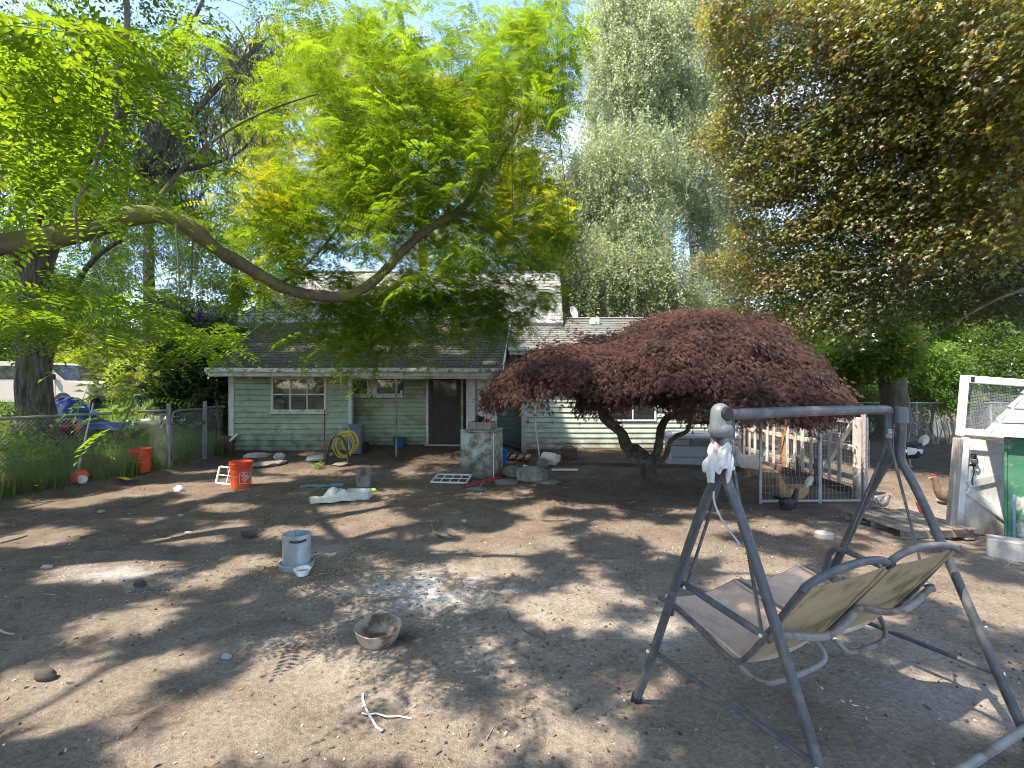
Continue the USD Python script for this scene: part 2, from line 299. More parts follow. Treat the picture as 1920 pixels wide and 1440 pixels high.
leaf('leaf_mid', (.05, .092, .02), (.085, .13, .03), (.20, .34, .03), .4, .42, .5, .02, .3)
leaf('leaf_fresh', (.075, .135, .022), (.115, .18, .03), (.28, .46, .04), .45, .4, .5, .02, .3)
leaf('leaf_conifer', (.03, .05, .03), (.055, .08, .05), (.06, .12, .04), .2, .5, .4, .02, .3)
leaf('petal', (.25, .10, .33), (.36, .17, .45), (.45, .2, .6), .4, .5, .3, .02, .2)
leaf('grass_blade', (.055, .11, .018), (.10, .17, .03), (.26, .42, .04), .4, .45, .45, .02, .3)
leaf('grass_dry', (.20, .18, .07), (.28, .25, .11), (.4, .36, .14), .35, .6, .3, .02, .2)
plain('dandelion', (.75, .55, .02), .7)
surf('van_paint', (.40, .355, .30), (.44, .39, .34), 2, .35, spec=.6, low=(.4, 1.0, (.40, .34, .27)))
plain('tyre', (.015, .015, .016), .85); plain('black_plastic', (.018, .018, .02), .5); plain('red_plastic', (.42, .025, .02), .45)
surf('tarp', (.005, .027, .14), (.010, .043, .21), 4, .32, .35, 14, spec=.6)
surf('cloth_white', (.44, .43, .42), (.56, .55, .54), 8, .85, .3, 40, c3=(.40, .10, .13), s3=9, t3=(.57, .62), stretch=(1, 1, .5))
surf('sack', (.50, .46, .39), (.64, .60, .52), 6, .7, .2, 30, c3=(.28, .22, .16), s3=6, t3=(.54, .68))
plain('rope_white', (.46, .45, .42), .8); plain('hose_yellow', (.52, .42, .03), .5); plain('hose_dark', (.05, .10, .09), .5)
plain('tray_white', (.52, .51, .48), .6); plain('rag_blue', (.12, .20, .26), .9); plain('lime_plastic', (.25, .55, .04), .5)
surf('bowl_rust', (.24, .19, .135), (.36, .295, .22), 7, .5, .2, 40, c3=(.09, .055, .03), s3=6, t3=(.48, .6), metallic=.15)
plain('bowl_white', (.66, .65, .62), .5); plain('grain', (.40, .31, .15), .9); plain('chip_pale', (.43, .40, .36), .85); plain('chip_brown', (.13, .095, .065), .9); plain('chip_dark', (.05, .04, .032), .9)
plain('dead_leaf', (.23, .145, .07), .9); plain('pebble', (.26, .25, .235), .8); plain('grit', (.55, .56, .55), .8)
surf('feather_buff', (.33, .17, .06), (.50, .30, .14), 34, .8, .8, 60, c3=(.22, .09, .03), s3=10, t3=(.55, .66)); surf('feather_black', (.010, .010, .012), (.03, .03, .035), 30, .45, .6, 50); plain('feather_white', (.66, .62, .52), .8); surf('feather_grey', (.10, .10, .11), (.26, .25, .25), 40, .8); plain('comb_red', (.45, .02, .015), .5); plain('beak', (.42, .28, .09), .6)
plain('dish_white', (.68, .69, .70), .4); plain('mesh_grey', (.30, .31, .33), .5); plain('white_house', (.62, .63, .64), .7); plain('grey_roof', (.28, .28, .29), .8)
surf('gravel', (.34, .30, .26), (.46, .41, .36), 26, .95, .5, 60)
usd = usdkit.material
MATS['glass'] = usd(stage, '/World/Looks/glass', {'f': ('fresnel', {'IOR': 1.5}), 't': ('transparent_bsdf', {'color': (.9, .93, .91)}), 'g': ('glossy_bsdf', {'color': (1, 1, 1), 'roughness': .03}), 'm': ('mix_closure', {})}, [('f.fac', 'm.fac'), ('t.BSDF', 'm.closure1'), ('g.BSDF', 'm.closure2')], surface='m.closure')
MATS['dark_glass'] = usd(stage, '/World/Looks/dark_glass', {'p': ('principled_bsdf', {'base_color': (.015, .018, .018), 'roughness': .05, 'specular_ior_level': .8})}, [], surface='p.BSDF')
# packed dirt: brown litter and paler dust, by the ground's own primvars
MATS['dirt'] = usd(stage, '/World/Looks/dirt', {
    'g': ('geometry', {}), 'a': ('attribute', {'attribute': 'dust'}), 'aw': ('attribute', {'attribute': 'ash'}), 'al': ('attribute', {'attribute': 'soil'}),
    'n1': ('noise_texture', {'scale': 2.2, 'detail': 8.0, 'roughness': .65}), 'n2': ('noise_texture', {'scale': 38.0, 'detail': 6.0, 'roughness': .7}), 'n3': ('noise_texture', {'scale': 130.0, 'detail': 3.0}),
    'v': ('voronoi_texture', {'scale': 75.0}), 'vr': ('rgb_ramp', {'ramp': [(0, (1, 1, 1)), (.16, (1, 1, 1)), (.22, (0, 0, 0)), (1, (0, 0, 0))]}), 'vc': ('separate_color', {}), 'vt': ('math', {'math_type': 'greater_than', 'value2': .80}), 'vm': ('math', {'math_type': 'multiply'}),
    'r1': ('rgb_ramp', {'ramp': [(0, (.088, .060, .042)), (.35, (.112, .078, .054)), (.65, (.172, .134, .103)), (1, (.21, .167, .13))]}),
    'r2': ('rgb_ramp', {'ramp': [(0, (.45, .44, .43)), (.4, (.78, .77, .76)), (.6, (1.16, 1.16, 1.16)), (1, (1.7, 1.64, 1.56))]}),
    'md': ('mix', {'color2': (.25, .208, .168)}), 'dm': ('math', {'math_type': 'multiply', 'use_clamp': True}), 'dn': ('map_range', {'from_min': .3, 'from_max': .7, 'to_min': .35, 'to_max': 1.3}),
    'mw': ('mix', {'color2': (.50, .49, .47)}), 'ms': ('mix', {'color2': (.055, .040, .028)}), 'mm': ('mix', {'mix_type': 'multiply', 'fac': 1.0}), 'mc': ('mix', {'color2': (.40, .36, .30)}),
    'h': ('math', {'math_type': 'multiply_add', 'value2': .45}), 'b': ('bump', {'strength': .9, 'distance': .02}), 'p': ('principled_bsdf', {'roughness': .95, 'specular_ior_level': .2}),
}, [('g.position', 'n1.vector'), ('g.position', 'n2.vector'), ('g.position', 'n3.vector'), ('g.position', 'v.vector'), ('v.distance', 'vr.fac'), ('v.color', 'vc.color'), ('vc.r', 'vt.value1'), ('vr.color', 'vm.value1'), ('vt.value', 'vm.value2'),
    ('n1.fac', 'r1.fac'), ('n2.fac', 'r2.fac'), ('n1.fac', 'dn.value'), ('a.fac', 'dm.value1'), ('dn.result', 'dm.value2'), ('dm.value', 'md.fac'), ('r1.color', 'md.color1'), ('md.color', 'mw.color1'), ('aw.fac', 'mw.fac'), ('mw.color', 'ms.color1'), ('al.fac', 'ms.fac'),
    ('ms.color', 'mm.color1'), ('r2.color', 'mm.color2'), ('mm.color', 'mc.color1'), ('vm.value', 'mc.fac'), ('mc.color', 'p.base_color'), ('n3.fac', 'h.value1'), ('n2.fac', 'h.value3'), ('h.value', 'b.height'), ('b.normal', 'p.normal')], surface='p.BSDF')
# ================================================================ the ground
def axis(lo, hi, d, far, grow=1.25):
    a = list(np.arange(lo, hi + 1e-6, d)); s = d
    while a[-1] < far: s *= grow; a.append(a[-1] + s)
    s = d
    while a[0] > -far: s *= grow; a.insert(0, a[0] - s)
    return np.array(a)
gx, gy = axis(-9, 8, .055, 400), axis(1.2, 13, .055, 400)
GX, GY = np.meshgrid(gx, gy, indexing='ij')
GZ = gz(GX, GY)
near = (GX > -6.5) & (GX < 8) & (GY > 0) & (GY < 13)
lump = meshkit.fbm(np.stack([GX * 2.3, GY * 2.3, GX * 0], -1), 4, 11) - .5
GZ = GZ + np.where(near, lump * .06, 0) + np.where(near & (GY < 9), (np.maximum(0, meshkit.noise(np.stack([GX * 6, GY * 6, GX * 0 + 3], -1), 5) - .70) * .05 - np.maximum(0, meshkit.fbm(np.stack([GX * 2.7 + GY, GY * 2.7 - .6 * GX, GX * 0 + 8], -1), 4, 15) - .60) * .16), 0)
nu, nv = GX.shape
ii, jj = np.meshgrid(np.arange(nu - 1), np.arange(nv - 1), indexing='ij')
gq = np.stack([ii * nv + jj, (ii + 1) * nv + jj, (ii + 1) * nv + jj + 1, ii * nv + jj + 1], -1).reshape(-1, 4)
ground_path = obj('ground', (np.stack([GX, GY, GZ], -1).reshape(-1, 3), gq), 'dirt', smooth=True, kind='structure')
def pv(name, a):
    UsdGeom.PrimvarsAPI(stage.GetPrimAtPath(ground_path)).CreatePrimvar(name, Sdf.ValueTypeNames.FloatArray, 'vertex').Set(Vt.FloatArray.FromNumpy(np.clip(a, 0, 1).ravel().astype(np.float32)))
def blot(px, py, rx, ry):                       # a stain lying on the dirt, given where it lies
    c = G(px, py); return np.exp(-((GX - c[0]) / rx) ** 2 - ((GY - c[1]) / ry) ** 2)
rough1 = meshkit.fbm(np.stack([GX * 1.4, GY * 1.4, GX * 0 + 9], -1), 4, 21)
rough2 = meshkit.fbm(np.stack([GX * 6, GY * 6, GX * 0 + 2], -1), 4, 31)
dust = .85 * np.exp(-((GX + .5) / 3.4) ** 2 - ((GY - 3.2) / 1.9) ** 2) + .7 * sstep(3.5, 5, GX) * (1 - sstep(6.5, 8, GY)) + .6 * np.exp(-((GX - 2) / 1.6) ** 2 - ((GY - 2.6) / 1.3) ** 2)
pv('dust', dust * (.4 + 1.1 * rough1))
ash = .6 * blot(800, 1108, .42, .26) + .55 * blot(870, 1095, .5, .28) + .5 * blot(215, 1075, .42, .2) + .35 * blot(612, 1030, .2, .22) + .25 * blot(480, 1180, .7, .4) + .2 * blot(1210, 1180, .35, .3)
pv('ash', ash * sstep(.36, .62, rough2 * .75 + rough1 * .25))
soil = .8 * sstep(9.2, 10.2, GY) * (1 - sstep(4.5, 6, GX)) + .55 * sstep(6.5, 9, GY) * sstep(6.2, 7.2, GX) + .9 * sstep(-.1, .5, fence_x(GY) - GX) + .75 * blot(760, 1200, .12, .12)
pv('soil', soil * (.4 + rough1))

def gravel_sheet():
    def fn(u, v):
        x, y = -9.2 - 3.6 * u - .6 * v, 11.6 + 6.0 * v
        z = gz(x, y) + .006
        return np.stack([x, y, z + .02 * np.sin(u * np.pi) * np.sin(v * np.pi)], -1)
    return grid(fn, 24, 30)
obj('gravel_drive', gravel_sheet(), 'gravel', smooth=True, kind='structure')

# ================================================================ the house
house = thing('green_house', 'low pale green clapboard house with mossy shingle roof and open back porch', 'house')
def sub(name, mesh, mat, parent=None, smooth=False, label=None): return obj(name, mesh, mat, parent or house, smooth, label)
def clap(parent, mat, x0, x1, z0, z1, ex, Y, holes=(), jit=.002):
    z = z0; k = 0
    while z < z1 - .02:
        segs = [(x0, x1)]; zt = min(z + ex, z1)
        for hx0, hx1, hz0, hz1 in holes:
            if hz0 < zt - .02 and hz1 > z + .02:
                segs = [s for a, b in segs for s in ((a, min(b, hx0)), (max(a, hx1), b)) if s[1] - s[0] > .02]
        for a, b in segs:
            t = .030 + rng.uniform(-.004, .004); d0, d1 = rng.uniform(-jit, jit, 2) * 2
            obj('clapboard', hexa([(a, Y - t, z + d0), (b, Y - t, z + d1), (b, Y, z + d1), (a, Y, z + d0), (a, Y - .008, zt - .009), (b, Y - .008, zt - .009), (b, Y, zt - .009), (a, Y, zt - .009)]), mat, parent)
        z += ex; k += 1
def roof(parent, mat, a0, a1, b0, b1, n, tab=.26, thick=.012, drop=.1):
    """a0, a1: eave left and right; b0, b1: ridge left and right; n courses of tabs"""
    a0, a1, b0, b1 = map(lambda q: np.asarray(q, float), (a0, a1, b0, b1))
    nrm = np.cross(a1 - a0, b0 - a0); nrm /= np.linalg.norm(nrm); nrm *= np.sign(nrm[2])
    def P(u, v): return (a0 * (1 - u) + a1 * u) * (1 - v) + (b0 * (1 - u) + b1 * u) * v
    deck = obj('roof_deck', hexa([P(0, 0) - nrm * drop, P(1, 0) - nrm * drop, P(1, 1) - nrm * drop, P(0, 1) - nrm * drop, P(0, 0), P(1, 0), P(1, 1), P(0, 1)]), 'trim', parent)
    for k in range(n):
        v0, v1 = k / n, min(1, (k + 1.12) / n); W = np.linalg.norm(P(1, v0) - P(0, v0)); m = MB()
        edges = np.r_[0, np.sort(np.clip((np.arange(1, int(W / tab)) + .5 * (k % 2)) * tab / W + rng.normal(0, .004, int(W / tab) - 1), 0, 1)), 1]
        for u0, u1 in zip(edges[:-1], edges[1:]):
            if u1 - u0 < .004: continue
            g = .004 / W; lo, hi = thick * rng.uniform(.8, 1.5) + .004, .003; dv = rng.normal(0, .035) / n
            m.add(hexa([P(u0 + g, v0 + dv) + nrm * .001, P(u1 - g, v0 + dv) + nrm * .001, P(u1 - g, v1) + nrm * .001, P(u0 + g, v1) + nrm * .001,
                        P(u0 + g, v0 + dv) + nrm * lo, P(u1 - g, v0 + dv) + nrm * lo, P(u1 - g, v1) + nrm * hi, P(u0 + g, v1) + nrm * hi]))
        obj('shingle_row', m, mat, deck)
    return P, nrm

# the wing on the left
WY, PY, RY = 11.6, 12.0, 12.3               # fronts of the wing, the porch wall and the right-hand range
wl, wr = at(440, 720, WY)[0], at(653, 720, WY)[0]
wz = 1.93
wall1 = sub('wing_wall', box(wl, wr, WY + .003, WY + .12, -.15, wz), 'siding_joint')
w0, w1 = at(509, 707, WY), at(613, 772, WY)
win1 = (w0[0], w1[0], w1[2], w0[2])
clap(wall1, 'siding', wl, wr, -.03, wz, .131, WY, [win1])
sub('corner_board', cbox(wl - .13, wl - .003, WY - .035, WY + .1, .42, wz, .006), 'trim'); sub('corner_board', cbox(wr + .003, wr + .085, WY - .03, WY + .1, -.1, wz, .006), 'trim')
sub('end_wall', box(wl + .005, wl + .1, WY + .13, 13.4, -.1, wz - .1), 'siding'); sub('end_wall', box(wr - .1, wr - .005, WY + .13, PY + .1, -.1, wz - .1), 'siding_porch')
def window(x0, x1, z0, z1, Y, cols, rows, fmat='trim', fw=.055, sill=True, mw=.028, gl='glass', back='dark_inside', parent=None, name='window'):
    w = sub(name, (lambda m: m.get())(MB().add(cbox(x0, x0 + fw, Y - .045, Y + .02, z0, z1)).add(cbox(x1 - fw, x1, Y - .045, Y + .02, z0, z1)).add(cbox(x0 + fw, x1 - fw, Y - .042, Y + .02, z1 - fw, z1)).add(cbox(x0 + fw, x1 - fw, Y - .042, Y + .02, z0, z0 + fw))), fmat, parent)
    if sill: obj('sill', cbox(x0 - .03, x1 + .03, Y - .085, Y + .01, z0 - .045, z0 - .003), fmat, w)
    gx0, gx1, gz0, gz1 = x0 + fw, x1 - fw, z0 + fw, z1 - fw
    for i in range(cols):
        for j in range(rows):
            a, b = gx0 + (gx1 - gx0) * i / cols, gx0 + (gx1 - gx0) * (i + 1) / cols; c, d = gz0 + (gz1 - gz0) * j / rows, gz0 + (gz1 - gz0) * (j + 1) / rows
            obj('pane', box(a + .004, b - .004, Y - .012, Y - .008, c + .004, d - .004), gl, w)
    for i in range(1, cols):
        a = gx0 + (gx1 - gx0) * i / cols; obj('muntin', cbox(a - mw / 2, a + mw / 2, Y - .036, Y - .002, gz0, gz1, .004), fmat, w)
    for j in range(1, rows):
        a = gz0 + (gz1 - gz0) * j / rows; obj('muntin', cbox(gx0, gx1, Y - .033, Y - .003, a - mw / 2, a + mw / 2, .004), fmat, w)
    obj('curtain', box(gx0 + .002, gx1 - .002, Y - .004, Y + .001, gz0 + .002, gz1 - .002), back, w)
    return w
window(*win1, WY - .004, 3, 2, back='curtain')
for t in ((506, 512), (610, 616)):
    a, b = at(t[0], 0, WY)[0], at(t[1], 0, WY)[0]
# spoilt boards and a kick plate by the gate
sub('kick_board', beam((wl - .16, WY - .06, -.02), (wl - .16, WY - .06, .46), .30, .03, up=(0, 1, 0)), 'wood_dark')
sub('downpipe', tube([(wl + .12, WY - .10, .52), (wl - .06, WY - .09, .35)], .03, 8), 'trim_white')

# the porch wall with its door
pl, pr = wr - .02, at(868, 720, PY)[0]
dl, dr = at(804, 720, PY)[0], at(864, 720, PY)[0]
zf = .21
wall2 = sub('porch_wall', box(pl, pr, PY + .003, PY + .12, -.1, 2.45), 'siding_joint')
pw0, pw1 = at(655, 708, PY), at(757, 742, PY)
hole2 = (pw0[0], pw1[0], pw1[2] - .06, 2.3); hole3 = (dl - .06, dr + .06, -.2, 2.3)
clap(wall2, 'siding_porch', pl, pr, zf - .02, 2.4, .103, PY, [hole2, hole3])
a = at(657, 0, PY)[0]; b = at(693, 0, PY)[0]; c = at(703, 0, PY)[0]; d = at(755, 0, PY)[0]
window(a, b, pw1[2], 2.25, PY - .004, 1, 1, back='curtain'); window(c, d, pw1[2], 2.25, PY - .004, 1, 1, back='curtain')
sub('window_trim', cbox(b + .003, c - .003, PY - .04, PY + .01, pw1[2], 2.25), 'trim')
door = sub('door', cbox(dl, dr, PY - .03, PY + .02, zf + .03, 2.2, .006), 'door_brown')
z0, z1, zm = zf + .18, zf + .95, zf + 1.1
for q in (beam((dl + .10, PY - .036, z0), (dr - .10, PY - .036, z1), .05, .014, up=(0, 1, 0)), beam((dl + .10, PY - .040, z1), (dr - .10, PY - .040, z0), .05, .014, up=(0, 1, 0))): obj('cross_board', q, 'door_brown', door)
for x in (dl + .05, dr - .05): obj('stile', cbox(x - .045, x + .045, PY - .046, PY - .028, zf + .04, 2.19), 'door_brown', door)
for z in (zf + .12, zm, 2.1): obj('rail', cbox(dl + .097, dr - .097, PY - .044, PY - .028, z - .05, z + .05), 'door_brown', door)
obj('door_pane', box(dl + .1, dr - .1, PY - .034, PY - .03, zm + .06, 2.04), 'dark_glass', door)
obj('handle', xform(trimesh.creation.icosphere(2, .03), loc=(dr - .06, PY - .075, zf + .98)), 'rust', door, True)
fr = sub('door_frame', cbox(dl - .06, dl - .003, PY - .045, PY + .02, zf, 2.3), 'trim'); sub('door_frame', cbox(dr + .003, dr + .06, PY - .045, PY + .02, zf, 2.3), 'siding_porch')
sub('door_step', cbox(dl - .08, dr + .25, PY - .16, PY - .002, zf - .1, zf + .02), 'concrete')
# the recess right of the door, behind the refrigerator
QY = 12.9
ql, qr = at(866, 0, QY)[0], at(978, 0, QY)[0]
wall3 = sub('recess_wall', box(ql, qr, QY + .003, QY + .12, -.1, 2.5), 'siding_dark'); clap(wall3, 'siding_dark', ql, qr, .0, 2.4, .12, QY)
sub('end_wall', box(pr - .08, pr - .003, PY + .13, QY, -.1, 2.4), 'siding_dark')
# right-hand range
rl, rr = at(988, 0, RY)[0], 5.1
wall4 = sub('range_wall', box(rl, rr, RY + .003, RY + .12, -.15, 2.5), 'siding_joint')
r0, r1 = at(1142, 738, RY), at(1230, 790, RY)
win4 = (r0[0], r1[0], r1[2], r0[2] + .25)
clap(wall4, 'siding_wing', rl, rr, -.02, 2.42, .125, RY, [win4])
window(*win4, RY - .004, 2, 1, fmat='trim_white', fw=.04, gl='dark_glass', sill=False)
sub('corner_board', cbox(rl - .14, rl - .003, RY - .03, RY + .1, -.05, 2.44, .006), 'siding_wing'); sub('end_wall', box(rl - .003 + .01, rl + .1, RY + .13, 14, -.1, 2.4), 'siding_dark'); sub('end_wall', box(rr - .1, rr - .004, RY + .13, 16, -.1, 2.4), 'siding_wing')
sub('skirt_board', cbox(rl, rr, RY - .05, RY - .022, -.12, .07), 'wood_dark')
# roofs
e0, e1 = at(388, 692, 11.0), at(941, 694, 11.0); ez = 1.985
pr0, pr1 = (e0[0], 11.0, ez), (e1[0], 11.0, ez)
zt = 3.36
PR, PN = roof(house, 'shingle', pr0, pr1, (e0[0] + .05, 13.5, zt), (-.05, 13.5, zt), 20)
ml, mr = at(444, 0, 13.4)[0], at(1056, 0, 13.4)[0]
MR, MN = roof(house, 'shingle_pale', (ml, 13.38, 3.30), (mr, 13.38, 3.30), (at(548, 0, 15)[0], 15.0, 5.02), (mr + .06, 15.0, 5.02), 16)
roof(house, 'shingle_pale', (ml, 17.4, 3.2), (mr, 17.4, 3.2), (at(548, 0, 15)[0], 15.08, 5.01), (mr + .06, 15.08, 5.01), 3)
roof(house, 'shingle', (ml, 13.40, 3.28), (ml, 17.4, 3.2), (at(548, 0, 15)[0] - .02, 15.0, 5.0), (at(548, 0, 15)[0] - .02, 15.06, 5.0), 6)
g0 = at(953, 650, 11.95)
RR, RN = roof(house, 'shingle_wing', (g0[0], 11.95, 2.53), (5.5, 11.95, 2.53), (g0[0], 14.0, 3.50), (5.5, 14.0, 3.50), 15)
roof(house, 'shingle_wing', (g0[0], 16.2, 2.5), (5.5, 16.2, 2.5), (g0[0], 14.02, 3.49), (5.5, 14.02, 3.49), 3)
sub('ridge_cap', cbox(g0[0], 5.5, 13.92, 14.10, 3.497, 3.525), 'shingle_pale'); sub('ridge_cap', cbox(at(548, 0, 15)[0], mr, 14.94, 15.10, 5.02, 5.05), 'shingle_pale')
gable = [(mr - .1, 13.5, 3.1), (mr - .1, 17.2, 3.1), (mr - .1, 15.0, 4.9)]
sub('gable_wall', (np.array(gable + [(q[0] - .1, q[1], q[2]) for q in gable]), np.array([[0, 1, 2], [3, 5, 4], [0, 3, 4], [0, 4, 1], [1, 4, 5], [1, 5, 2], [2, 5, 3], [2, 3, 0]])), 'siding_wing')
sub('main_wall', box(ml + .3, mr - .1, 13.5, 17.2, -.1, 3.1), 'siding_wing'); sub('range_back_wall', box(rl + .2, rr - .1, 15.9, 16.0, -.1, 2.4), 'siding_wing')
def gutter(x0, x1, y, z, name='gutter'):
    prof = [(-.055, .04), (-.05, -.02), (-.03, -.045), (.02, -.045), (.04, -.03), (.04, .035)]
    n = 26; xs = np.linspace(x0, x1, n); V = np.array([[(x, y + a, z + b + .006 * math.sin(x * 1.7)) for a, b in prof] for x in xs]); K = len(prof)
    f = [(i * K + j, i * K + j + 1, (i + 1) * K + j + 1, (i + 1) * K + j) for i in range(n - 1) for j in range(K - 1)]
    return sub(name, (V.reshape(-1, 3), np.array(f)), 'gutter')
gutter(e0[0], e1[0], 10.95, ez - .02); gutter(g0[0], 5.5, 11.9, 2.50)
sub('fascia', cbox(e0[0] + .02, e1[0] - .02, 11.0, 11.03, ez - .16, ez - .062), 'trim'); sub('fascia', cbox(g0[0] + .02, 5.48, 11.95, 11.98, 2.36, 2.47), 'trim')
sub('soffit', box(e0[0] + .05, wr, 11.032, WY - .02, ez - .125, ez - .105), 'trim'); sub('porch_beam', cbox(wr + .09, e1[0] - .1, 11.06, 11.17, ez - .21, ez - .11), 'trim')
sub('soffit', box(g0[0] + .05, 5.45, 11.982, RY - .02, 2.40, 2.42), 'trim_white')
sub('barge_board', beam((e1[0] + .012, 11.0, ez - .07), (-.04, 13.4, zt - .08), .025, .11), 'trim'); sub('barge_board', beam((e0[0] - .014, 11.0, ez - .07), (e0[0] + .034, 13.4, zt - .08), .025, .11), 'trim')
pa = at(743, 858, 11.1); sub('porch_post', tube([(pa[0], 11.1, -.05), (pa[0], 11.1, ez - .19)], .022, 10), 'galv_old', smooth=40)
pb = at(893, 800, 11.1); sub('porch_post', tube([(pb[0], 11.1, -.05), (pb[0], 11.1, ez - .19)], .026, 10), 'gray_plastic', smooth=40)
v = at(1114, 602, 13.6); sub('roof_vent', cbox(v[0] - .12, v[0] + .12, 13.45, 13.75, 3.27, 3.43), 'gutter')
v = at(746, 606, 12.9); sub('vent_pipe', tube([(v[0], 12.9, 2.9), (v[0], 12.9, 3.25)], .04, 10), 'wood_dark', smooth=40)
v = at(665, 606, 13.0)
# a crow-black lantern hanging from the porch beam
ln = obj('hanging_lantern', MB().add(tube([(pa[0] + .10, 11.12, 1.75), (pa[0] + .09, 11.12, 1.66)], .004, 5)).add(xform(rock((.055, .05, .085), 4, 2, .3), loc=(pa[0] + .085, 11.12, 1.60))).add(xform(rock((.03, .03, .05), 6, 2, .3), rot=(20, 30, 0), loc=(pa[0] + .12, 11.12, 1.66))), 'black_plastic', smooth=True)
tag(stage.GetPrimAtPath(ln), 'small black bundle hanging beside the thin porch post', 'bundle')

# refrigerator on the porch
fx0, fx1 = at(874, 0, 11.55)[0], at(931, 0, 11.55)[0]
fz = float(gz(fx0, 11.6)); f = thing('refrigerator', 'old white refrigerator standing on the porch right of the brown door', 'refrigerator')
obj('body', cbox(fx0, fx1, 11.6, 12.2, fz, 1.80, .02), 'fridge', f, 30)
zs = at(0, 754, 11.55)[2]
obj('door', cbox(fx0, fx1, 11.545, 11.597, fz + .06, zs - .006, .015), 'fridge', f, 30); obj('freezer_door', cbox(fx0, fx1, 11.545, 11.597, zs + .006, 1.80, .015), 'fridge', f, 30)
for q in ((zs - .30, zs - .06), (zs + .05, zs + .2)): obj('handle', tube([(fx0 + .05, 11.53, q[0]), (fx0 + .05, 11.51, q[0] + .03), (fx0 + .05, 11.51, q[1] - .03), (fx0 + .05, 11.53, q[1])], .01, 6), 'fridge', f)

# satellite dish behind the range's ridge
p = at(1075, 586, 14.3); d = thing('satellite_dish', 'white oval satellite dish above the roof ridge beside the gable', 'satellite dish', p)
dish = lathe([(0.001, 0), (.06, .004), (.12, .016), (.165, .032), (.168, .030)], 28); rr_ = Rot.from_euler('xyz', [72, 0, 35], degrees=True)
obj('reflector', xform((dish[0] * [.85, 1.12, 1], dish[1]), rot=rr_), 'dish_white', d, True)
obj('mast', tube([(.0, .05, -.02), (.02, .12, -.2), (.02, .12, -.75)], .02, 8), 'galv', d)
arm = rr_.apply([[0, -.16, .03], [0, -.1, .22]]); obj('arm', tube(arm, .01, 6), 'galv', d); obj('receiver', xform(trimesh.creation.box((.05, .05, .08)), loc=arm[1]), 'black_plastic', d)

# a far white house glimpsed between the trees on the left
p = at(150, 668, 42); b = thing('far_house', 'white house with grey roof glimpsed far off between trees at left', 'house', (p[0], 42, .6))
obj('wall', box(-4.5, 5.5, 0, 6, 0, 4.2), 'white_house', b)
obj('roof', (np.array([(-5, -.5, 4.1), (6, -.5, 4.1), (6, 6.5, 4.1), (-5, 6.5, 4.1), (-5, 3, 6.2), (6, 3, 6.2)]), np.array([[0, 1, 5], [0, 5, 4], [2, 3, 4], [2, 4, 5], [0, 4, 3], [1, 2, 5], [0, 3, 2], [0, 2, 1]])), 'grey_roof', b)
for x in (-2.6, .3, 3.2):
    w = obj('window', cbox(x - .5, x + .5, -.04, .02, 2.0, 3.2), 'trim_white', b); obj('pane', box(x - .42, x + .42, -.05, -.042, 2.08, 3.12), 'dark_glass', w)
# ================================================================ leaves and sprays (prototypes)
def quadleaf(base, d, n, L, W, fold=.25, bend=0.0):
    """a pointed leaf of four triangles; d: direction, n: normal"""
    d = d / np.linalg.norm(d); s = np.cross(n, d); s /= np.linalg.norm(s) + 1e-9; n = np.cross(d, s)
    b = np.asarray(base, float); mid = b + d * L * .5 - n * bend * L * .2
    return np.array([b, mid + s * W / 2 + n * fold * W, b + d * L - n * bend * L, mid - s * W / 2 + n * fold * W, mid]), np.array([[0, 1, 4], [1, 2, 4], [2, 3, 4], [3, 0, 4]])
def frond(m, base, d, up, L=.25, pairs=8, rs=None, wide=.10):
    d = d / np.linalg.norm(d); s = np.cross(up, d); s /= np.linalg.norm(s); up = np.cross(d, s); pts = []
    for i in range(pairs + 1):
        t = (i + .6) / (pairs + .6); p = base + d * L * t - np.array([0, 0, 1.0]) * L * .38 * t * t; pts.append(p)
        if i == pairs: m.add(quadleaf(p, d - np.array([0, 0, .6]), up, L * .16, L * .075)); break
        for sg in (-1, 1):
            dd = s * sg + d * .35 + rs.normal(0, .1, 3); k = 1 - .45 * abs(2 * t - .8) ** 2
            v = quadleaf(p, dd, up + s * sg * -.15 + rs.normal(0, .2, 3), L * .20 * k, L * wide * k)
            m.add((v[0][:4], np.array([[0, 1, 2], [0, 2, 3]])))
    m.add(tube(np.array([base, base + d * L * .5 - [0, 0, L * .1], pts[-1]]), .0014, 3, False))
def shade_spray(seed):
    rs = np.random.default_rng(seed); m = MB()
    for i in range(12):
        a = i * 2.4; frond(m, np.array([*rs.normal(0, .05, 2), rs.normal(0, .06)]), np.array([math.cos(a), math.sin(a), rs.normal(.1, .2)]), np.array([0, 0, 1.0]) + rs.normal(0, .25, 3), .30 * rs.uniform(.75, 1.1), 6, rs, .15)
    return m.get()
def locust_spray(seed, hang=False, n=8, Lt=.42):
    rs = np.random.default_rng(seed); m = MB(); tw = []
    for i in range(n):
        t = (i + .5) / n
        p = np.array([0, 0, -Lt * t * 1.15]) + rs.normal(0, .012, 3) if hang else np.array([Lt * (t - .5), 0, -.10 * (t - .3) ** 2 * 2]) + rs.normal(0, .015, 3)
        tw.append(p); a = (i % 2) * np.pi + rs.normal(0, .5) if not hang else i * 2.4 + rs.normal(0, .3)
        d = np.array([math.cos(a), math.sin(a), -.35 + rs.normal(0, .2)]) if hang else np.array([.55 + rs.normal(0, .2), math.sin(np.pi / 2 + a) * 1.0, rs.normal(-.05, .2)])
        frond(m, p, d, np.array([0, 0, 1.0]) + rs.normal(0, .3, 3), .25 * rs.uniform(.75, 1.15), 8, rs)
    if not hang: frond(m, tw[-1], np.array([1.0, rs.normal(0, .3), -.1]), np.array([0, 0, 1.0]), .25, 8, rs)
    return m.get()
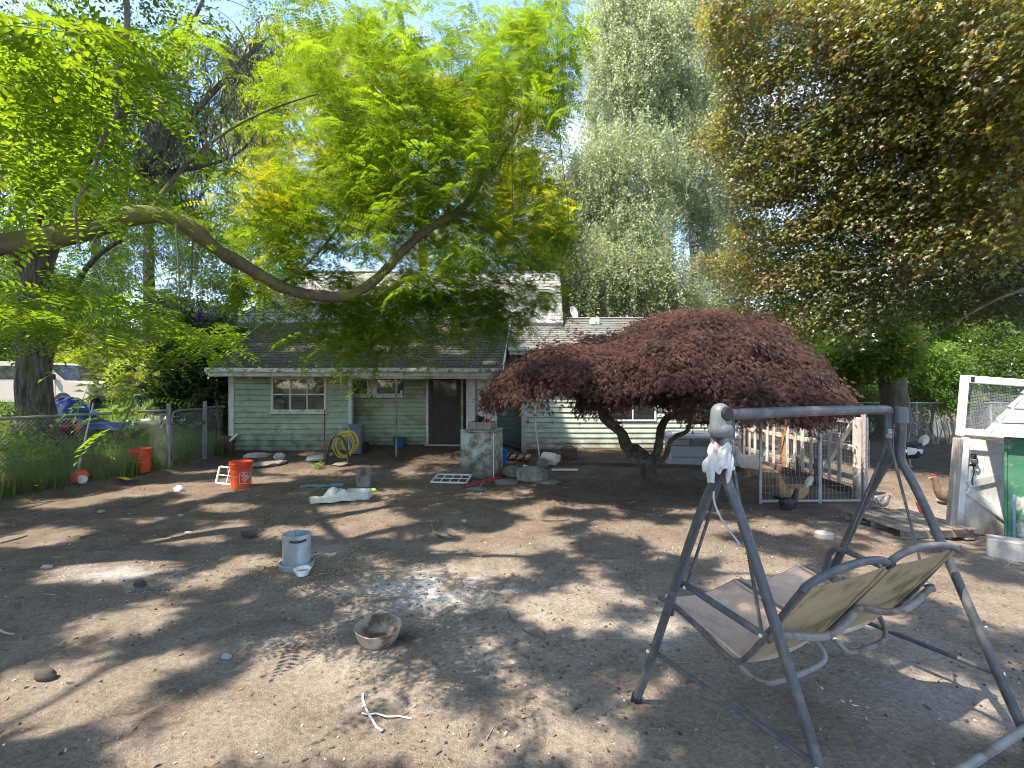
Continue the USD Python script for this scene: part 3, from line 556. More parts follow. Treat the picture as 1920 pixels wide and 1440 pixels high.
def palmate(base, d, n, R):
    d = d / np.linalg.norm(d); s = np.cross(n, d); s /= np.linalg.norm(s) + 1e-9; n = np.cross(d, s)
    prof = [(-150, .30), (-128, .62), (-100, .42), (-70, .90), (-45, .50), (-24, .66), (0, 1.12), (24, .66), (45, .50), (70, .90), (100, .42), (128, .62), (150, .30)]
    c = base + d * R * .62; v = [c] + [c + R * r * .62 * (math.cos(math.radians(a)) * d + math.sin(math.radians(a)) * s) - n * R * .16 * r * r for a, r in prof]
    return np.array(v), np.array([[0, i, i + 1] for i in range(1, len(prof))])
def maple_cluster(seed, n=20, R=.080, S=.25):
    rs = np.random.default_rng(seed); m = MB()
    for i in range(n):
        a = rs.uniform(0, 6.28); r = S * math.sqrt(rs.uniform(0, 1)); p = np.array([r * math.cos(a), r * math.sin(a), rs.normal(0, .07)])
        d = np.array([math.cos(a), math.sin(a), -.35]) + rs.normal(0, .45, 3); nn = np.array([0, 0, 1.0]) + rs.normal(0, .33, 3)
        m.add(palmate(p, d, nn, R * rs.uniform(.7, 1.15)))
    m.add(tube([(0, 0, -.12), (.05, .03, .0), (.16, .1, .02)], .0025, 3, False)); return m.get()
def clump(seed, n=46, L=.085, W=.045, S=.32, droop=.3, flat=.6):
    rs = np.random.default_rng(seed); m = MB()
    for i in range(n):
        p = rs.normal(0, 1, 3); p = p / np.linalg.norm(p) * S * rs.uniform(.25, 1) * np.array([1, 1, flat])
        d = p / (np.linalg.norm(p) + 1e-6) + rs.normal(0, .5, 3) - np.array([0, 0, droop]); k = rs.uniform(.7, 1.2)
        v = quadleaf(p, d, np.array([0, 0, 1.0]) + rs.normal(0, .45, 3), L * k, W * k, .15); m.add((v[0][:4], np.array([[0, 1, 2], [0, 2, 3]])))
    return m.get()
def whorl(seed, L=.13, n=9, W=.04):
    rs = np.random.default_rng(seed); m = MB()
    for k in range(4):
        c = rs.normal(0, .13, 3)
        for i in range(n):
            a = i * 2.4 + k; d = np.array([math.cos(a), math.sin(a), rs.normal(-.1, .25)]); m.add(quadleaf(c, d, np.array([0, 0, 1.0]) + rs.normal(0, .15, 3), L * rs.uniform(.8, 1.2), W, .1, .2))
    return m.get()
def birch_strand(seed, n=105, Ln=.95):
    rs = np.random.default_rng(seed); m = MB()
    for k in range(5):
        o = np.array([rs.normal(0, .24), rs.normal(0, .24), rs.uniform(-.3, .2)]); sway = rs.normal(0, .26, 2); l = Ln * rs.uniform(.6, 1.1)
        P = lambda t: o + np.array([sway[0] * t, sway[1] * t, -l * t])
        m.add(tube([P(0), P(.5), P(1)], .003, 3, False))
        for i in range(n // 5):
            p = P(rs.uniform(.05, 1)) + rs.normal(0, .055, 3); d = np.array([rs.normal(), rs.normal(), -.7])
            v = quadleaf(p, d, rs.normal(0, 1, 3), .07 * rs.uniform(.8, 1.25), .052, .1); m.add((v[0][:4], np.array([[0, 1, 2], [0, 2, 3]])))
    return m.get()
def lace_cluster(seed, n=84):
    rs = np.random.default_rng(seed); m = MB()
    for i in range(n):
        a = rs.normal(0, .55); r = rs.uniform(.0, .34)
        p = np.array([r * math.cos(a), r * math.sin(a), -.45 * r * r + rs.normal(0, .045)])
        d0 = np.array([math.cos(a), math.sin(a), -.2 - r * 1.0]) + rs.normal(0, .38, 3); d0 /= np.linalg.norm(d0); s = np.cross(d0, [0, 0, 1.0]); s /= np.linalg.norm(s)
        for q in (-.75, -.38, 0, .38, .75):
            d = d0 * math.cos(q) + s * math.sin(q); L = .052 * (1 - .35 * abs(q)) * rs.uniform(.8, 1.2); w = np.cross(d, [0, 0, 1.0]); w = w / (np.linalg.norm(w) + 1e-6) * .0027
            e = p + d * L - np.array([0, 0, .02]); m.add((np.array([p - w * .3, p + d * L * .45 + w, e, p + d * L * .45 - w]), np.array([[0, 1, 2], [0, 2, 3]])))
    m.add(tube([(0, 0, -.03), (.15, 0, -.02), (.3, .02, -.08)], .0022, 3, False)); return m.get()
LOC = [('locust_spray', locust_spray(s), 'leaf_locust', False) for s in (1, 2, 3)] + [('hanging_spray', locust_spray(s, True, 9, .5), 'leaf_locust', False) for s in (4, 5)] + [('full_spray', shade_spray(s), 'leaf_locust', False) for s in (6, 7)] + [('gold_spray', locust_spray(8), 'leaf_locust_gold', False), ('gold_spray', locust_spray(9, True, 9, .5), 'leaf_locust_gold', False)]
def yaw_tilt(n, tilt=.25):
    return Rot.from_euler('zxy', np.stack([rng.uniform(0, 2 * np.pi, n), rng.normal(0, tilt, n), rng.normal(0, tilt, n)], 1))
def in_blob(px, py, rx, ry, Y0, Y1, n):
    """points spread through the part of a crown that lies along these sight lines"""
    a = rng.uniform(0, 2 * np.pi, n); r = np.sqrt(rng.uniform(0, 1, n)); Y = rng.uniform(Y0, Y1, n); X = px + rx * r * np.cos(a); Z = py + ry * r * np.sin(a)
    return np.stack([(X - 960) / FPX * Y, Y, EYE + (HZ - Z) / FPX * Y], 1)
def limb(pts, r0, r1, sides=12, rough_=.12, seed=0, n=10, flare=0.0):
    p = spline(pts, n); k = len(p); r = np.linspace(r0, r1, k)
    if flare: r = r * (1 + flare * np.exp(-np.arange(k) / (k * .07)))
    v, f = tube(p, r, sides); c = np.repeat(p, sides, 0)
    m = len(c); nn = meshkit.fbm(v[:m] * (1.1 / max(r0, .05)) * .5 + seed, 3, seed) - .5; nz = meshkit.noise(v[:m] * np.array([9, 9, 2.5]) * (.12 / max(r0, .06)) + 40, seed) - .5
    v[:m] = c + (v[:m] - c) * (1 + rough_ * 3.2 * nn + rough_ * 1.0 * nz)[:, None]
    return v, f

# ================================================================ the locust over the yard
loc = thing('locust_tree', 'spreading locust tree with feathery yellow green leaves and long mossy bowed limb over yard', 'tree')
big = [(-6.1, 3.5, 2.9), at(-60, 462, 4.45), at(0, 455, 4.55), at(60, 452, 4.65), at(130, 440, 4.8), at(200, 415, 4.95), at(280, 401, 5.15), at(345, 420, 5.35), at(400, 462, 5.55), at(455, 495, 5.8), at(520, 535, 6.1), at(580, 552, 6.35), at(630, 557, 6.55), at(682, 541, 6.75), at(740, 487, 7.0), at(800, 432, 7.2), at(860, 395, 7.4), at(905, 335, 7.6), at(925, 260, 7.8)]
obj('trunk', limb([(-6.0, 3.0, -.1), (-6.05, 3.05, .6), (-6.15, 3.2, 1.6), (-6.1, 3.4, 2.8), (-5.8, 3.3, 4.2), (-5.3, 2.9, 6.0), (-5.0, 2.5, 8.0)], .36, .12, 18, .2, 2, flare=.5), 'bark_moss', loc, True)
def biglimb():
    p = spline(big, 8); k = len(p); t = np.linspace(0, 1, k); r = np.interp(t, [0, .12, .22, .36, .5, .7, .82, 1], [.15, .105, .11, .085, .072, .064, .056, .03])
    s = 14; v, f = tube(p, r, s); c = np.repeat(p, s, 0); m = len(c); nn = meshkit.fbm(v[:m] * 5, 4, 3) - .5
    v[:m] = c + (v[:m] - c) * (1 + .8 * nn)[:, None]; return v, f
obj('limb', biglimb(), 'bark_moss', loc, True)
for i, (pts, r0, r1) in enumerate([
    ([(-5.7, 3.2, 4.6), (-4.2, 3.0, 5.3), (-2.2, 2.6, 5.6), (-.4, 2.0, 5.9)], .07, .015), ([(-5.3, 2.9, 6.0), (-4.0, 4.2, 7.3), (-2.5, 6.0, 8.4), (-1.0, 7.5, 9.2)], .08, .02),
    ([(-5.2, 2.7, 6.8), (-5.9, 1.2, 7.2), (-6.6, -.6, 7.3)], .07, .02), ([(-5.2, 2.7, 6.6), (-7.0, 4.0, 7.9), (-8.2, 6.0, 8.8)], .07, .02),
    ([at(280, 401, 5.15), at(330, 330, 5.4), at(420, 250, 5.9), at(520, 200, 6.5), at(620, 170, 7.0)], .026, .008),
    ([at(520, 535, 6.1), at(600, 470, 6.5), at(660, 380, 6.9), at(700, 280, 7.2), at(720, 180, 7.5)], .022, .008), ([at(905, 335, 7.6), at(950, 280, 7.8), at(985, 190, 7.8), at(990, 90, 7.7)], .03, .01),
    ([at(860, 395, 7.4), at(900, 410, 7.6), at(960, 450, 8.0), at(1000, 520, 8.4)], .028, .008)]):
    obj('limb', limb(pts, r0, r1, 9, .1, 20 + i), 'bark_moss', loc, True)
obj('hanging_branch', limb([at(228, -40, 2.15), at(232, 90, 2.1), at(218, 160, 2.08), at(214, 225, 2.06), at(192, 262, 2.05), at(175, 320, 2.05), at(148, 370, 2.05), at(143, 420, 2.1), at(150, 470, 2.15)], .0125, .004, 7, .15, 33), 'bark_grey', loc, True)
for pts in ([at(1040, -20, 7.5), at(1046, 120, 7.5), at(1050, 260, 7.5), at(1062, 360, 7.5), at(1066, 430, 7.5)], [at(925, 120, 7.2), at(922, 250, 7.2), at(925, 360, 7.3)], [at(965, 160, 7.6), at(960, 300, 7.6), at(966, 470, 7.7)], [at(330, 420, 5.2), at(335, 500, 5.2), at(338, 575, 5.25)], [at(362, 440, 5.4), at(358, 520, 5.4), at(352, 590, 5.4)]):
    obj('twig', limb(pts, .012, .004, 5, .1, 3), 'lichen_twig', loc)
PATCH = [(760,1080,45,14),(800,1110,55,16),(890,1108,20,9),(870,1012,65,12),(980,1010,75,18),(915,1060,60,13),(730,1085,28,14),(560,1215,60,35),(610,1265,125,50),(755,1255,75,42),(690,1135,28,12),(655,1113,25,10),(600,1105,28,9),
         (880,1210,24,18),(900,1238,22,12),(935,1250,26,8),(1080,1160,45,11),(1120,1112,26,20),(1010,1135,45,14),(840,1137,22,8),(1170,990,50,12),(1275,1015,42,24),(1000,985,30,8),(480,1055,40,11),(250,1165,60,18),(180,1180,30,8),
         (40,1285,55,20),(220,1265,40,17),(150,1280,22,8),(60,1340,45,12),(200,1330,30,10),(480,1300,60,18),(400,1345,60,20),(120,942,70,6),(90,1000,60,9),(60,1018,50,7),(180,1075,75,14),(270,1065,32,9),(690,980,75,14),(660,1003,40,8),(655,955,65,8),
         (350,912,110,6),(230,926,60,4),(480,900,60,6),(560,880,60,6),(800,880,60,6),(760,920,60,7),(1420,1060,40,30),(1390,1100,40,20),(1690,1075,70,25),(1560,1130,60,25),(1840,1120,80,50),(1800,1300,60,25),(1600,1320,30,14),(1230,1180,14,8),(1000,1300,26,9),(1060,1130,26,9),
         (820,1400,60,25),(600,1400,90,25),(300,1420,70,18),(1100,1400,60,16),(60,905,60,6),(430,950,45,6),(540,1000,40,6),(330,1010,50,6),(1330,990,40,10),(1450,990,40,9),(930,930,50,5),(1060,945,40,5),(380,1090,30,6),(320,1240,26,9)]
PG = []
for q in PATCH:
    c = np.array([(q[0] - 960) / FPX * FPX * EYE / (q[1] - HZ), FPX * EYE / (q[1] - HZ)]); PG.append((c[0], c[1], q[2] / FPX * c[1], q[3] * c[1] ** 2 / (FPX * EYE)))
PG = np.array(PG)
def in_sun_patch(x, y, grow):
    d = ((x[:, None] - PG[None, :, 0]) / (PG[None, :, 2] + grow)) ** 2 + ((y[:, None] - PG[None, :, 1]) / (PG[None, :, 3] + grow)) ** 2
    return (d < 1).any(1)
LP_ = spline(big[1:17], 6); LPX = np.stack([960 + FPX * LP_[:, 0] / LP_[:, 1], HZ - FPX * (LP_[:, 2] - EYE) / LP_[:, 1], LP_[:, 1]], 1)     # the space round the bowed limb stays clear of twigs
P_, R_, S_, I_ = [], [], [], []
def crown_add(p, hang=.25, s0=.8, s1=1.2, tilt=.28):
    gx_ = p - (SUN / SUN[2])[None] * p[:, 2:3]; p = p[~(in_sun_patch(gx_[:, 0], gx_[:, 1], .10) & (gx_[:, 1] < 9.5) & (p[:, 1] > 3.4))]
    X_, Z_ = 960 + FPX * p[:, 0] / p[:, 1], HZ - FPX * (p[:, 2] - EYE) / p[:, 1]; p = p[~((p[:, 1] < 4.6) & (Z_ > 370) & (Z_ < 515) & (X_ < 420)) & ~((p[:, 1] < 4.6) & (Z_ > 655))]
    X_, Z_ = 960 + FPX * p[:, 0] / p[:, 1], HZ - FPX * (p[:, 2] - EYE) / p[:, 1]
    dl = np.hypot(X_[:, None] - LPX[None, :, 0], Z_[:, None] - LPX[None, :, 1]); nl = dl.argmin(1); p = p[~((dl.min(1) < 34) & (p[:, 1] < LPX[nl, 2] + .25) & (X_ > 300) & (rng.uniform(0, 1, len(p)) < .85))]
    n = len(p); P_.append(p); R_.append(yaw_tilt(n, tilt).as_matrix()); S_.append(rng.uniform(s0, s1, n)); gg = (meshkit.noise(p * .9, 12) + .25 * rng.uniform(0, 1, n) > .97) & (p[:, 1] > 5); hh = rng.uniform(0, 1, n) < hang; I_.append(np.where(hh, np.where(gg, 8, rng.integers(3, 5, n)), np.where(gg, 7, rng.integers(0, 3, n))))
for b in [(665, 210, 175, 180, 6.3, 9, 290), (800, 170, 210, 200, 6.5, 9.2, 310), (890, 360, 150, 150, 6.7, 9.2, 200), (690, 420, 230, 120, 6.2, 8.6, 215), (330, 190, 190, 160, 10.6, 12.5, 150), (90, 190, 150, 170, 10.6, 12.5, 120), (170, 400, 170, 70, 11, 12.5, 60), (600, 545, 110, 40, 6.9, 8.2, 42), (480, 560, 60, 35, 6.7, 7.6, 16), (560, 40, 130, 60, 7, 9, 45), (220, 490, 170, 60, 11.5, 13.3, 80), (860, 540, 110, 40, 8, 9.4, 40), (540, 470, 130, 80, 6.1, 7.6, 95), (985, 120, 100, 140, 6.8, 8.6, 130), (1045, 60, 50, 90, 7, 8, 30), (980, 510, 80, 90, 7.8, 9.5, 85),
          (760, 545, 130, 40, 7.3, 9.2, 60), (885, 545, 90, 45, 7.8, 9.3, 45), (800, 580, 150, 40, 7.3, 9.2, 85), (930, 590, 80, 30, 8, 9.6, 35), (440, 380, 170, 70, 5.6, 7.2, 70), (330, 60, 120, 40, 5, 7, 14), (150, 330, 120, 50, 5, 7, 14), (1050, 410, 22, 60, 7.4, 7.9, 12), (480, 540, 70, 40, 6.2, 7.2, 22)]:
    crown_add(in_blob(*b), .3)
for b in [(605, 600, 60, 45, 6.6, 7.8, 22), (690, 600, 60, 30, 7, 8, 20), (570, 620, 30, 40, 6.8, 7.4, 9), (655, 640, 22, 35, 6.8, 7.4, 9), (760, 580, 60, 45, 7, 8, 20), (660, 570, 60, 30, 6.8, 7.6, 22)]: crown_add(in_blob(*b), .75)
for b in [(80, 230, 130, 170, 1.9, 3.2, 30), (110, 90, 130, 60, 1.7, 2.4, 14), (240, 120, 60, 60, 2.2, 3.0, 5), (140, 545, 160, 65, 2.4, 3.8, 20), (345, 640, 100, 26, 3.2, 4.2, 13), (230, 600, 110, 40, 2.8, 3.8, 12), (50, 600, 60, 40, 2.5, 3.5, 5), (60, 240, 130, 170, 4.6, 7.5, 60)]: crown_add(in_blob(*b), .08, .85, 1.15, .16)
# the crown overhead, above the picture: it has the gaps that let the sun patches through
N = 30000
tx, ty = rng.uniform(-10, 5.2, N), rng.uniform(.2, 15.6, N)
h = np.maximum(4.7, (.771 * ty + 2.5) / 1.26) + rng.uniform(0, 2.2, N)
cp = np.stack([tx, ty, 0 * tx], 1) + (SUN / SUN[2])[None] * h[:, None]
gap = meshkit.fbm(np.stack([tx * 1.5, ty * 1.5, 0 * tx + 5], -1), 3, 51)
keep = ~in_sun_patch(tx, ty, .17) & ~((ty > 9.0) & (gap > .655)) & ~((tx > 1.9) & (ty > 6.2)) & ~((tx > 3.0) & (ty > 3.2) & (rng.uniform(0, 1, N) < .55)) & (gap < .70) & ~((tx > -2.2) & (ty > 7.2) & (ty < 11.4)) & ~((tx > 1.6) & (ty > 7.2))
keep &= cp[:, 2] > 1.6 + .771 * np.maximum(cp[:, 1], 0) + .35
k = cp[keep]; P_.append(k); R_.append(yaw_tilt(len(k), .35).as_matrix()); S_.append(rng.uniform(.5, .72, len(k))); I_.append(rng.integers(5, 7, len(k)))
NP = np.vstack(P_); print('locust sprays', len(NP), keep.sum())
scatter(loc, 'crown', LOC, NP, np.concatenate(R_), np.concatenate(S_), np.concatenate(I_), kind='stuff')

# ================================================================ trees behind
def add_tree(name, label, cat, base, blobs, protos, tmat='bark', trunk=None, r0=.2, n_norm=None, smin=.8, smax=1.3, spin=True, limbs=(), extra=None, tilt=.45, group=None):
    """blobs: (centre, radii, count) of the crown; clumps lie towards the outside of each"""
    t = thing(name, label, cat, (0, 0, 0), group=group)
    if trunk is not None: obj('trunk', limb(trunk, r0, r0 * .35, 14, .16, len(name), flare=.45), tmat, t, True)
    for l in limbs: obj('limb', limb(l[0], l[1], l[1] * .3, 8, .12, 5), tmat, t, True)
    Ps, Ns = [], []
    for c, rad, n in blobs:
        d = rng.normal(0, 1, (n, 3)); d /= np.linalg.norm(d, axis=1, keepdims=True); r = rng.uniform(.35, 1, (n, 1)) ** .45
        lump_ = .78 + .5 * meshkit.noise(d * 2.6 + np.asarray(c) * .37, 9)[:, None]
        Ps.append(np.asarray(c) + d * r * lump_ * np.asarray(rad)); Ns.append(d)
    p = np.vstack(Ps); nrm = np.vstack(Ns)
    R = yaw_tilt(len(p), tilt)
    scatter(t, 'crown', protos, p, R, rng.uniform(smin, smax, len(p)), kind='stuff'); return t
def protos(kind, mat, count=3, **k):
    return [('leaf_clump', kind(s + hash_(mat), **k), mat, False) for s in range(count)]
def hash_(s): return sum(ord(c) for c in s)
GOLD = [('gold_spray', locust_spray(s, s > 12, 9, .5), 'leaf_locust_gold', False) for s in (11, 12, 13)]
def px_blob(px, py, rx, ry, Y, ry_depth, n):
    c = at(px, py, Y); return (c, (rx / FPX * Y, ry_depth, ry / FPX * Y), n)
add_tree('golden_tree', 'sunlit golden leaved tree rising behind the house roof', 'tree', None,
         [px_blob(800, 330, 190, 190, 16.5, 2.0, 700), px_blob(990, 420, 80, 110, 16.5, 1.6, 300), px_blob(600, 240, 170, 190, 17, 2.0, 560), px_blob(960, 240, 90, 130, 17, 1.6, 140)], GOLD, 'bark', [at(800, 640, 17) * [1, 1, 0], at(795, 560, 17), at(790, 420, 17), at(780, 300, 17)], .22, smin=1.2, smax=1.9)
# pendulous birches
def birch(name, label, px, Y, r, tpts, blobs):
    t = thing(name, label, 'tree')
    obj('trunk', limb(tpts, r, r * .3, 12, .08, 7, flare=.3), 'bark_birch', t, True)
    Ps = []
    for b in blobs:
        c, rad, n = px_blob(*b); d = rng.normal(0, 1, (n, 3)); d /= np.linalg.norm(d, axis=1, keepdims=True); q = c + d * rng.uniform(.3, 1, (n, 1)) ** .5 * np.asarray(rad); Ps.append(q)
    p = np.vstack(Ps)
    for k in range(10):
        q = p[rng.integers(0, len(p))]; s = np.array([tpts[0][0], tpts[0][1], max(q[2] - 1.5, 2)]); obj('limb', limb([s, s * .5 + q * .5 + [0, 0, .4], q], .05, .015, 6, .1, k), 'bark_birch', t, True)
    scatter(t, 'crown', [('hanging_strand', birch_strand(s), 'leaf_birch', False) for s in (1, 2, 3, 4)], p + [0, 0, .5], yaw_tilt(len(p), .12), rng.uniform(.75, 1.3, len(p)), kind='stuff')
birch('weeping_birch', 'tall weeping birch with silvery hanging leaves in front of the sky', 1300, 18.5, .24, [at(1306, 720, 18.5) * [1, 1, 0], at(1308, 560, 18.5), at(1298, 400, 18.5), at(1290, 200, 18.5), at(1280, 40, 18.5), at(1275, -80, 18.5)],
      [(1190, 330, 90, 90, 17.5, 1.5, 272), (1280, 120, 120, 130, 18.5, 1.8, 528), (1300, 300, 75, 130, 18.5, 1.5, 368), (1200, 110, 80, 120, 18, 1.5, 272), (1110, 420, 50, 70, 17.5, 1.2, 136), (1160, 200, 75, 70, 18, 1.2, 160), (1340, 460, 45, 100, 19, 1.2, 144), (1120, 300, 48, 40, 17.5, 1.0, 64), (1085, 360, 45, 60, 17.5, 1.0, 90), (1085, 480, 50, 80, 17.3, 1.0, 120), (1140, 110, 50, 60, 18, 1.0, 90), (1150, 30, 40, 50, 18, 1, 64), (1260, -20, 120, 70, 18.5, 1.6, 192)])
birch('smaller_birch', 'lower weeping birch right behind the roof ridge and satellite dish', 1255, 17, .14, [at(1254, 720, 17) * [1, 1, 0], at(1255, 560, 17), at(1238, 440, 17), at(1230, 340, 17)],
      [(1130, 520, 75, 75, 16.6, 1.2, 240), (1215, 530, 70, 70, 16.8, 1.2, 192), (1085, 560, 40, 60, 16.5, 1.0, 96), (1280, 570, 50, 40, 17, 1.0, 80), (1200, 430, 60, 60, 17, 1.0, 104)])
# the bronze maple on the right
mp = thing('bronze_maple', 'large maple with bronze and olive leaves filling the upper right', 'tree')
obj('trunk', limb([(10.2, 8.3, -.1), (10.2, 8.3, 1.2), (10.1, 8.2, 2.6), (10.0, 8.2, 5), (9.6, 8.3, 8)], .38, .14, 16, .15, 4, flare=.5), 'bark', mp, True)
for i, (pts, r0) in enumerate([([(10.1, 8.2, 2.6), at(1920, 440, 8), at(1840, 455, 8), at(1760, 470, 8), at(1660, 500, 8.2), at(1560, 510, 8.6)], .075), ([(10.1, 8.2, 3), at(1930, 540, 7.6), at(1850, 570, 7.6), at(1780, 610, 7.8), at(1700, 650, 8.2)], .045), ([(10.0, 8.2, 5), (8.2, 7.0, 5.6), (6.6, 6.2, 6.0), (5.2, 5.6, 6.1)], .10), ([(10.0, 8.2, 4), at(1800, 400, 8.6), at(1650, 400, 9.2), at(1500, 420, 9.8), at(1400, 470, 10)], .07),
                               ([(9.8, 8.2, 6), (8.5, 9.5, 7), (7, 10.5, 7.5), (5.5, 11, 7.6)], .09)]):
    obj('limb', limb(pts, r0, r0 * .25, 8, .1, 60 + i), 'bark_maple', mp, True)
def depth_of(px, py): return np.interp(px, [1300, 1400, 1600, 1800, 1950], [10.6, 9.6, 8.0, 6.4, 5.2]) + np.interp(py, [-60, 150, 400, 650], [-.9, -.2, .5, .9])
M = 16000
qx, qy = rng.uniform(1300, 1990, M), rng.uniform(-70, 650, M)
left = np.interp(qy, [-70, 79, 130, 200, 260, 330, 430, 540, 600, 650], [1350, 1335, 1322, 1335, 1308, 1352, 1355, 1350, 1400, 1540]) + rng.normal(0, 9, M) + 70 * (meshkit.noise(np.stack([qy / 55, qy * 0, qy * 0], -1), 4) - .4)
bot = np.interp(qx, [1300, 1400, 1480, 1560, 1640, 1700, 1800, 1990], [560, 600, 630, 655, 600, 540, 500, 450]) + rng.normal(0, 16, M)
ok = (qx > left) & (qy < bot)
# loosely layered: fewer clusters between the tiers of drooping twigs
lay = meshkit.fbm(np.stack([qx / 90, (qy + .25 * qx) / 42, 0 * qx], -1), 2, 5); ok &= rng.uniform(0, 1, M) < np.clip(.6 + 3.0 * (lay - .46), .12, 1)
lowr = (qx > 1600) & (qy > 430); ok &= ~lowr | (rng.uniform(0, 1, M) < .55)
qx, qy = qx[ok], qy[ok]; dY = depth_of(qx, qy) + rng.uniform(-.3, 1.9, len(qx))
p = np.stack([(qx - 960) / FPX * dY, dY, EYE + (HZ - qy) / FPX * dY], 1)
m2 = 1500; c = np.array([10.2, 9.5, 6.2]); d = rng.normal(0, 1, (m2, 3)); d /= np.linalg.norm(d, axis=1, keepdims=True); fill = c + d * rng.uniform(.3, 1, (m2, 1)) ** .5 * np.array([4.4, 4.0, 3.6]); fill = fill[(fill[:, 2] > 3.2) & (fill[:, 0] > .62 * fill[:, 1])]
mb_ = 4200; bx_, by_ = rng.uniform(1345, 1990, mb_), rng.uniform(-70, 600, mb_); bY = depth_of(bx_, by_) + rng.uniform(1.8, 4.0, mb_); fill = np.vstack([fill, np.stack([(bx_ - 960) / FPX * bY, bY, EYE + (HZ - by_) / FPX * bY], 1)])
sprig = in_blob(1322, 490, 22, 10, 10.2, 10.8, 10)
p = np.vstack([p, fill, sprig]); nrm = np.array([-.28, -.42, .85]) + rng.normal(0, .33, (len(p), 3))
print('maple clusters', len(p))
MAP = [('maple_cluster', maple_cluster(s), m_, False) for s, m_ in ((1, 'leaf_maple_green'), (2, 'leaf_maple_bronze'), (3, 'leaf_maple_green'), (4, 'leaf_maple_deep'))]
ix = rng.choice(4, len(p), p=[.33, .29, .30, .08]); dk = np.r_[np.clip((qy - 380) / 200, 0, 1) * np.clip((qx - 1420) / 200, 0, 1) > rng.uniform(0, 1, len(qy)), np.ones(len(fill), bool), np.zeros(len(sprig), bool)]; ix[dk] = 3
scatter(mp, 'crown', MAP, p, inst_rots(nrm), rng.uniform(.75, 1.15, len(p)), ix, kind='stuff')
# laceleaf maple in the yard
jm = thing('laceleaf_maple', 'low umbrella shaped laceleaf maple with feathery purple red leaves and twisted trunk', 'tree')
JB = G(1218, 903); jY = JB[1]
J = lambda px, py, dy=0: at(px, py, jY + dy)
obj('trunk', limb([JB - [0, 0, .08], J(1217, 890), J(1214, 872), J(1210, 855)], .155, .135, 16, .18, 8, flare=.35), 'bark_maple', jm, True)
for i, (pts, ra, rb) in enumerate([([J(1206, 868), J(1192, 846, -.05), J(1176, 838, -.1), J(1166, 815, -.12), J(1146, 795, -.1), J(1131, 777, -.05), J(1128, 757), J(1139, 738, .05), J(1150, 715, .1)], .115, .06), ([J(1222, 862), J(1235, 838, -.05), J(1238, 812, -.05), J(1245, 792), J(1258, 780, .05), J(1285, 776, .1), J(1305, 765, .15), J(1318, 740, .2)], .085, .045),
                                   ([J(1228, 868, -.1), J(1250, 852, -.2), J(1255, 832, -.25), J(1268, 818, -.25), J(1288, 808, -.3), J(1294, 794, -.3), J(1312, 792, -.35), J(1338, 784, -.4)], .042, .03), ([J(1196, 848, -.1), J(1184, 850, -.22), J(1178, 853, -.3)], .075, .055), ([J(1146, 795, -.1), J(1160, 793, -.2), J(1166, 792, -.25)], .035, .02),
                                   ([J(1131, 757), J(1105, 742, .1), J(1075, 735, .1), J(1040, 725, .0), J(1000, 715, -.1)], .045, .012), ([J(1150, 720), J(1190, 680, .2), J(1230, 650, .3)], .05, .015), ([J(1318, 742, .2), J(1370, 720, .2), J(1430, 700, .1), J(1490, 700, 0)], .04, .012), ([J(1300, 765, .1), J(1330, 700, .3), J(1350, 650, .4)], .04, .015), ([J(1139, 738), J(1120, 700, .3), J(1080, 680, .5)], .04, .012)]):
    obj('limb', limb(pts, ra, rb, 10, .2, 80 + i), 'bark_maple', jm, True)
Ps, Ds = [], []
def dome(X, Y, rx, ry, zt, ze, n, k=.62):
    a = rng.uniform(0, 2 * np.pi, n); r = np.sqrt(rng.uniform(0, 1, n)); w = .55 + .45 * meshkit.noise(np.stack([np.cos(a) * 2 + X, np.sin(a) * 2, 0 * a], -1), 3) * 1.2; r = r * np.clip(w + .22, .7, 1.08) * np.where(rng.uniform(0, 1, n) < .06, 1.12, 1)
    z = ze + (zt - ze) * np.maximum(1 - np.minimum(r, 1) ** 2, 0) ** k - rng.uniform(0, .22, n) ** 1.2; q = np.stack([X + rx * r * np.cos(a), Y + ry * r * np.sin(a), z], 1)
    q[:, 2] += .10 * (meshkit.noise(q * 2.4, 8) - .5)
    Ps.append(q); o = np.stack([np.cos(a) * rx, np.sin(a) * ry, 0 * a], 1); o /= np.linalg.norm(o, axis=1, keepdims=True); Ds.append(np.c_[o[:, :2], -r * 1.1])
dome(at(1085, 0, 7.2)[0], 7.2, 1.05, .95, 2.14, 1.62, 650); dome(at(1308, 0, 7.3)[0], 7.3, 1.48, 1.3, 2.62, 1.58, 1300, .6); dome(at(1450, 0, 6.6)[0], 6.6, .50, .7, 1.98, 1.50, 360); dome(at(1262, 0, 6.6)[0], 6.6, .92, .7, 2.15, 1.62, 430); dome(at(1200, 0, 7.9)[0], 7.8, 1.3, .75, 2.42, 1.8, 380); dome(at(1400, 0, 6.3)[0], 6.3, .6, .5, 1.70, 1.45, 230)
p = np.vstack(Ps); o = np.vstack(Ds); ya = np.arctan2(o[:, 1], o[:, 0]) + rng.normal(0, .5, len(o)); pit = np.arctan2(-o[:, 2], 1) * .5 + rng.normal(0, .22, len(o))
scatter(jm, 'crown', [('lace_spray', lace_cluster(s), 'leaf_laceleaf', False) for s in (1, 2, 3, 4)], p, Rot.from_euler('ZYX', np.stack([ya, pit, rng.normal(0, .3, len(o))], 1)), rng.uniform(.8, 1.25, len(p)), kind='stuff')
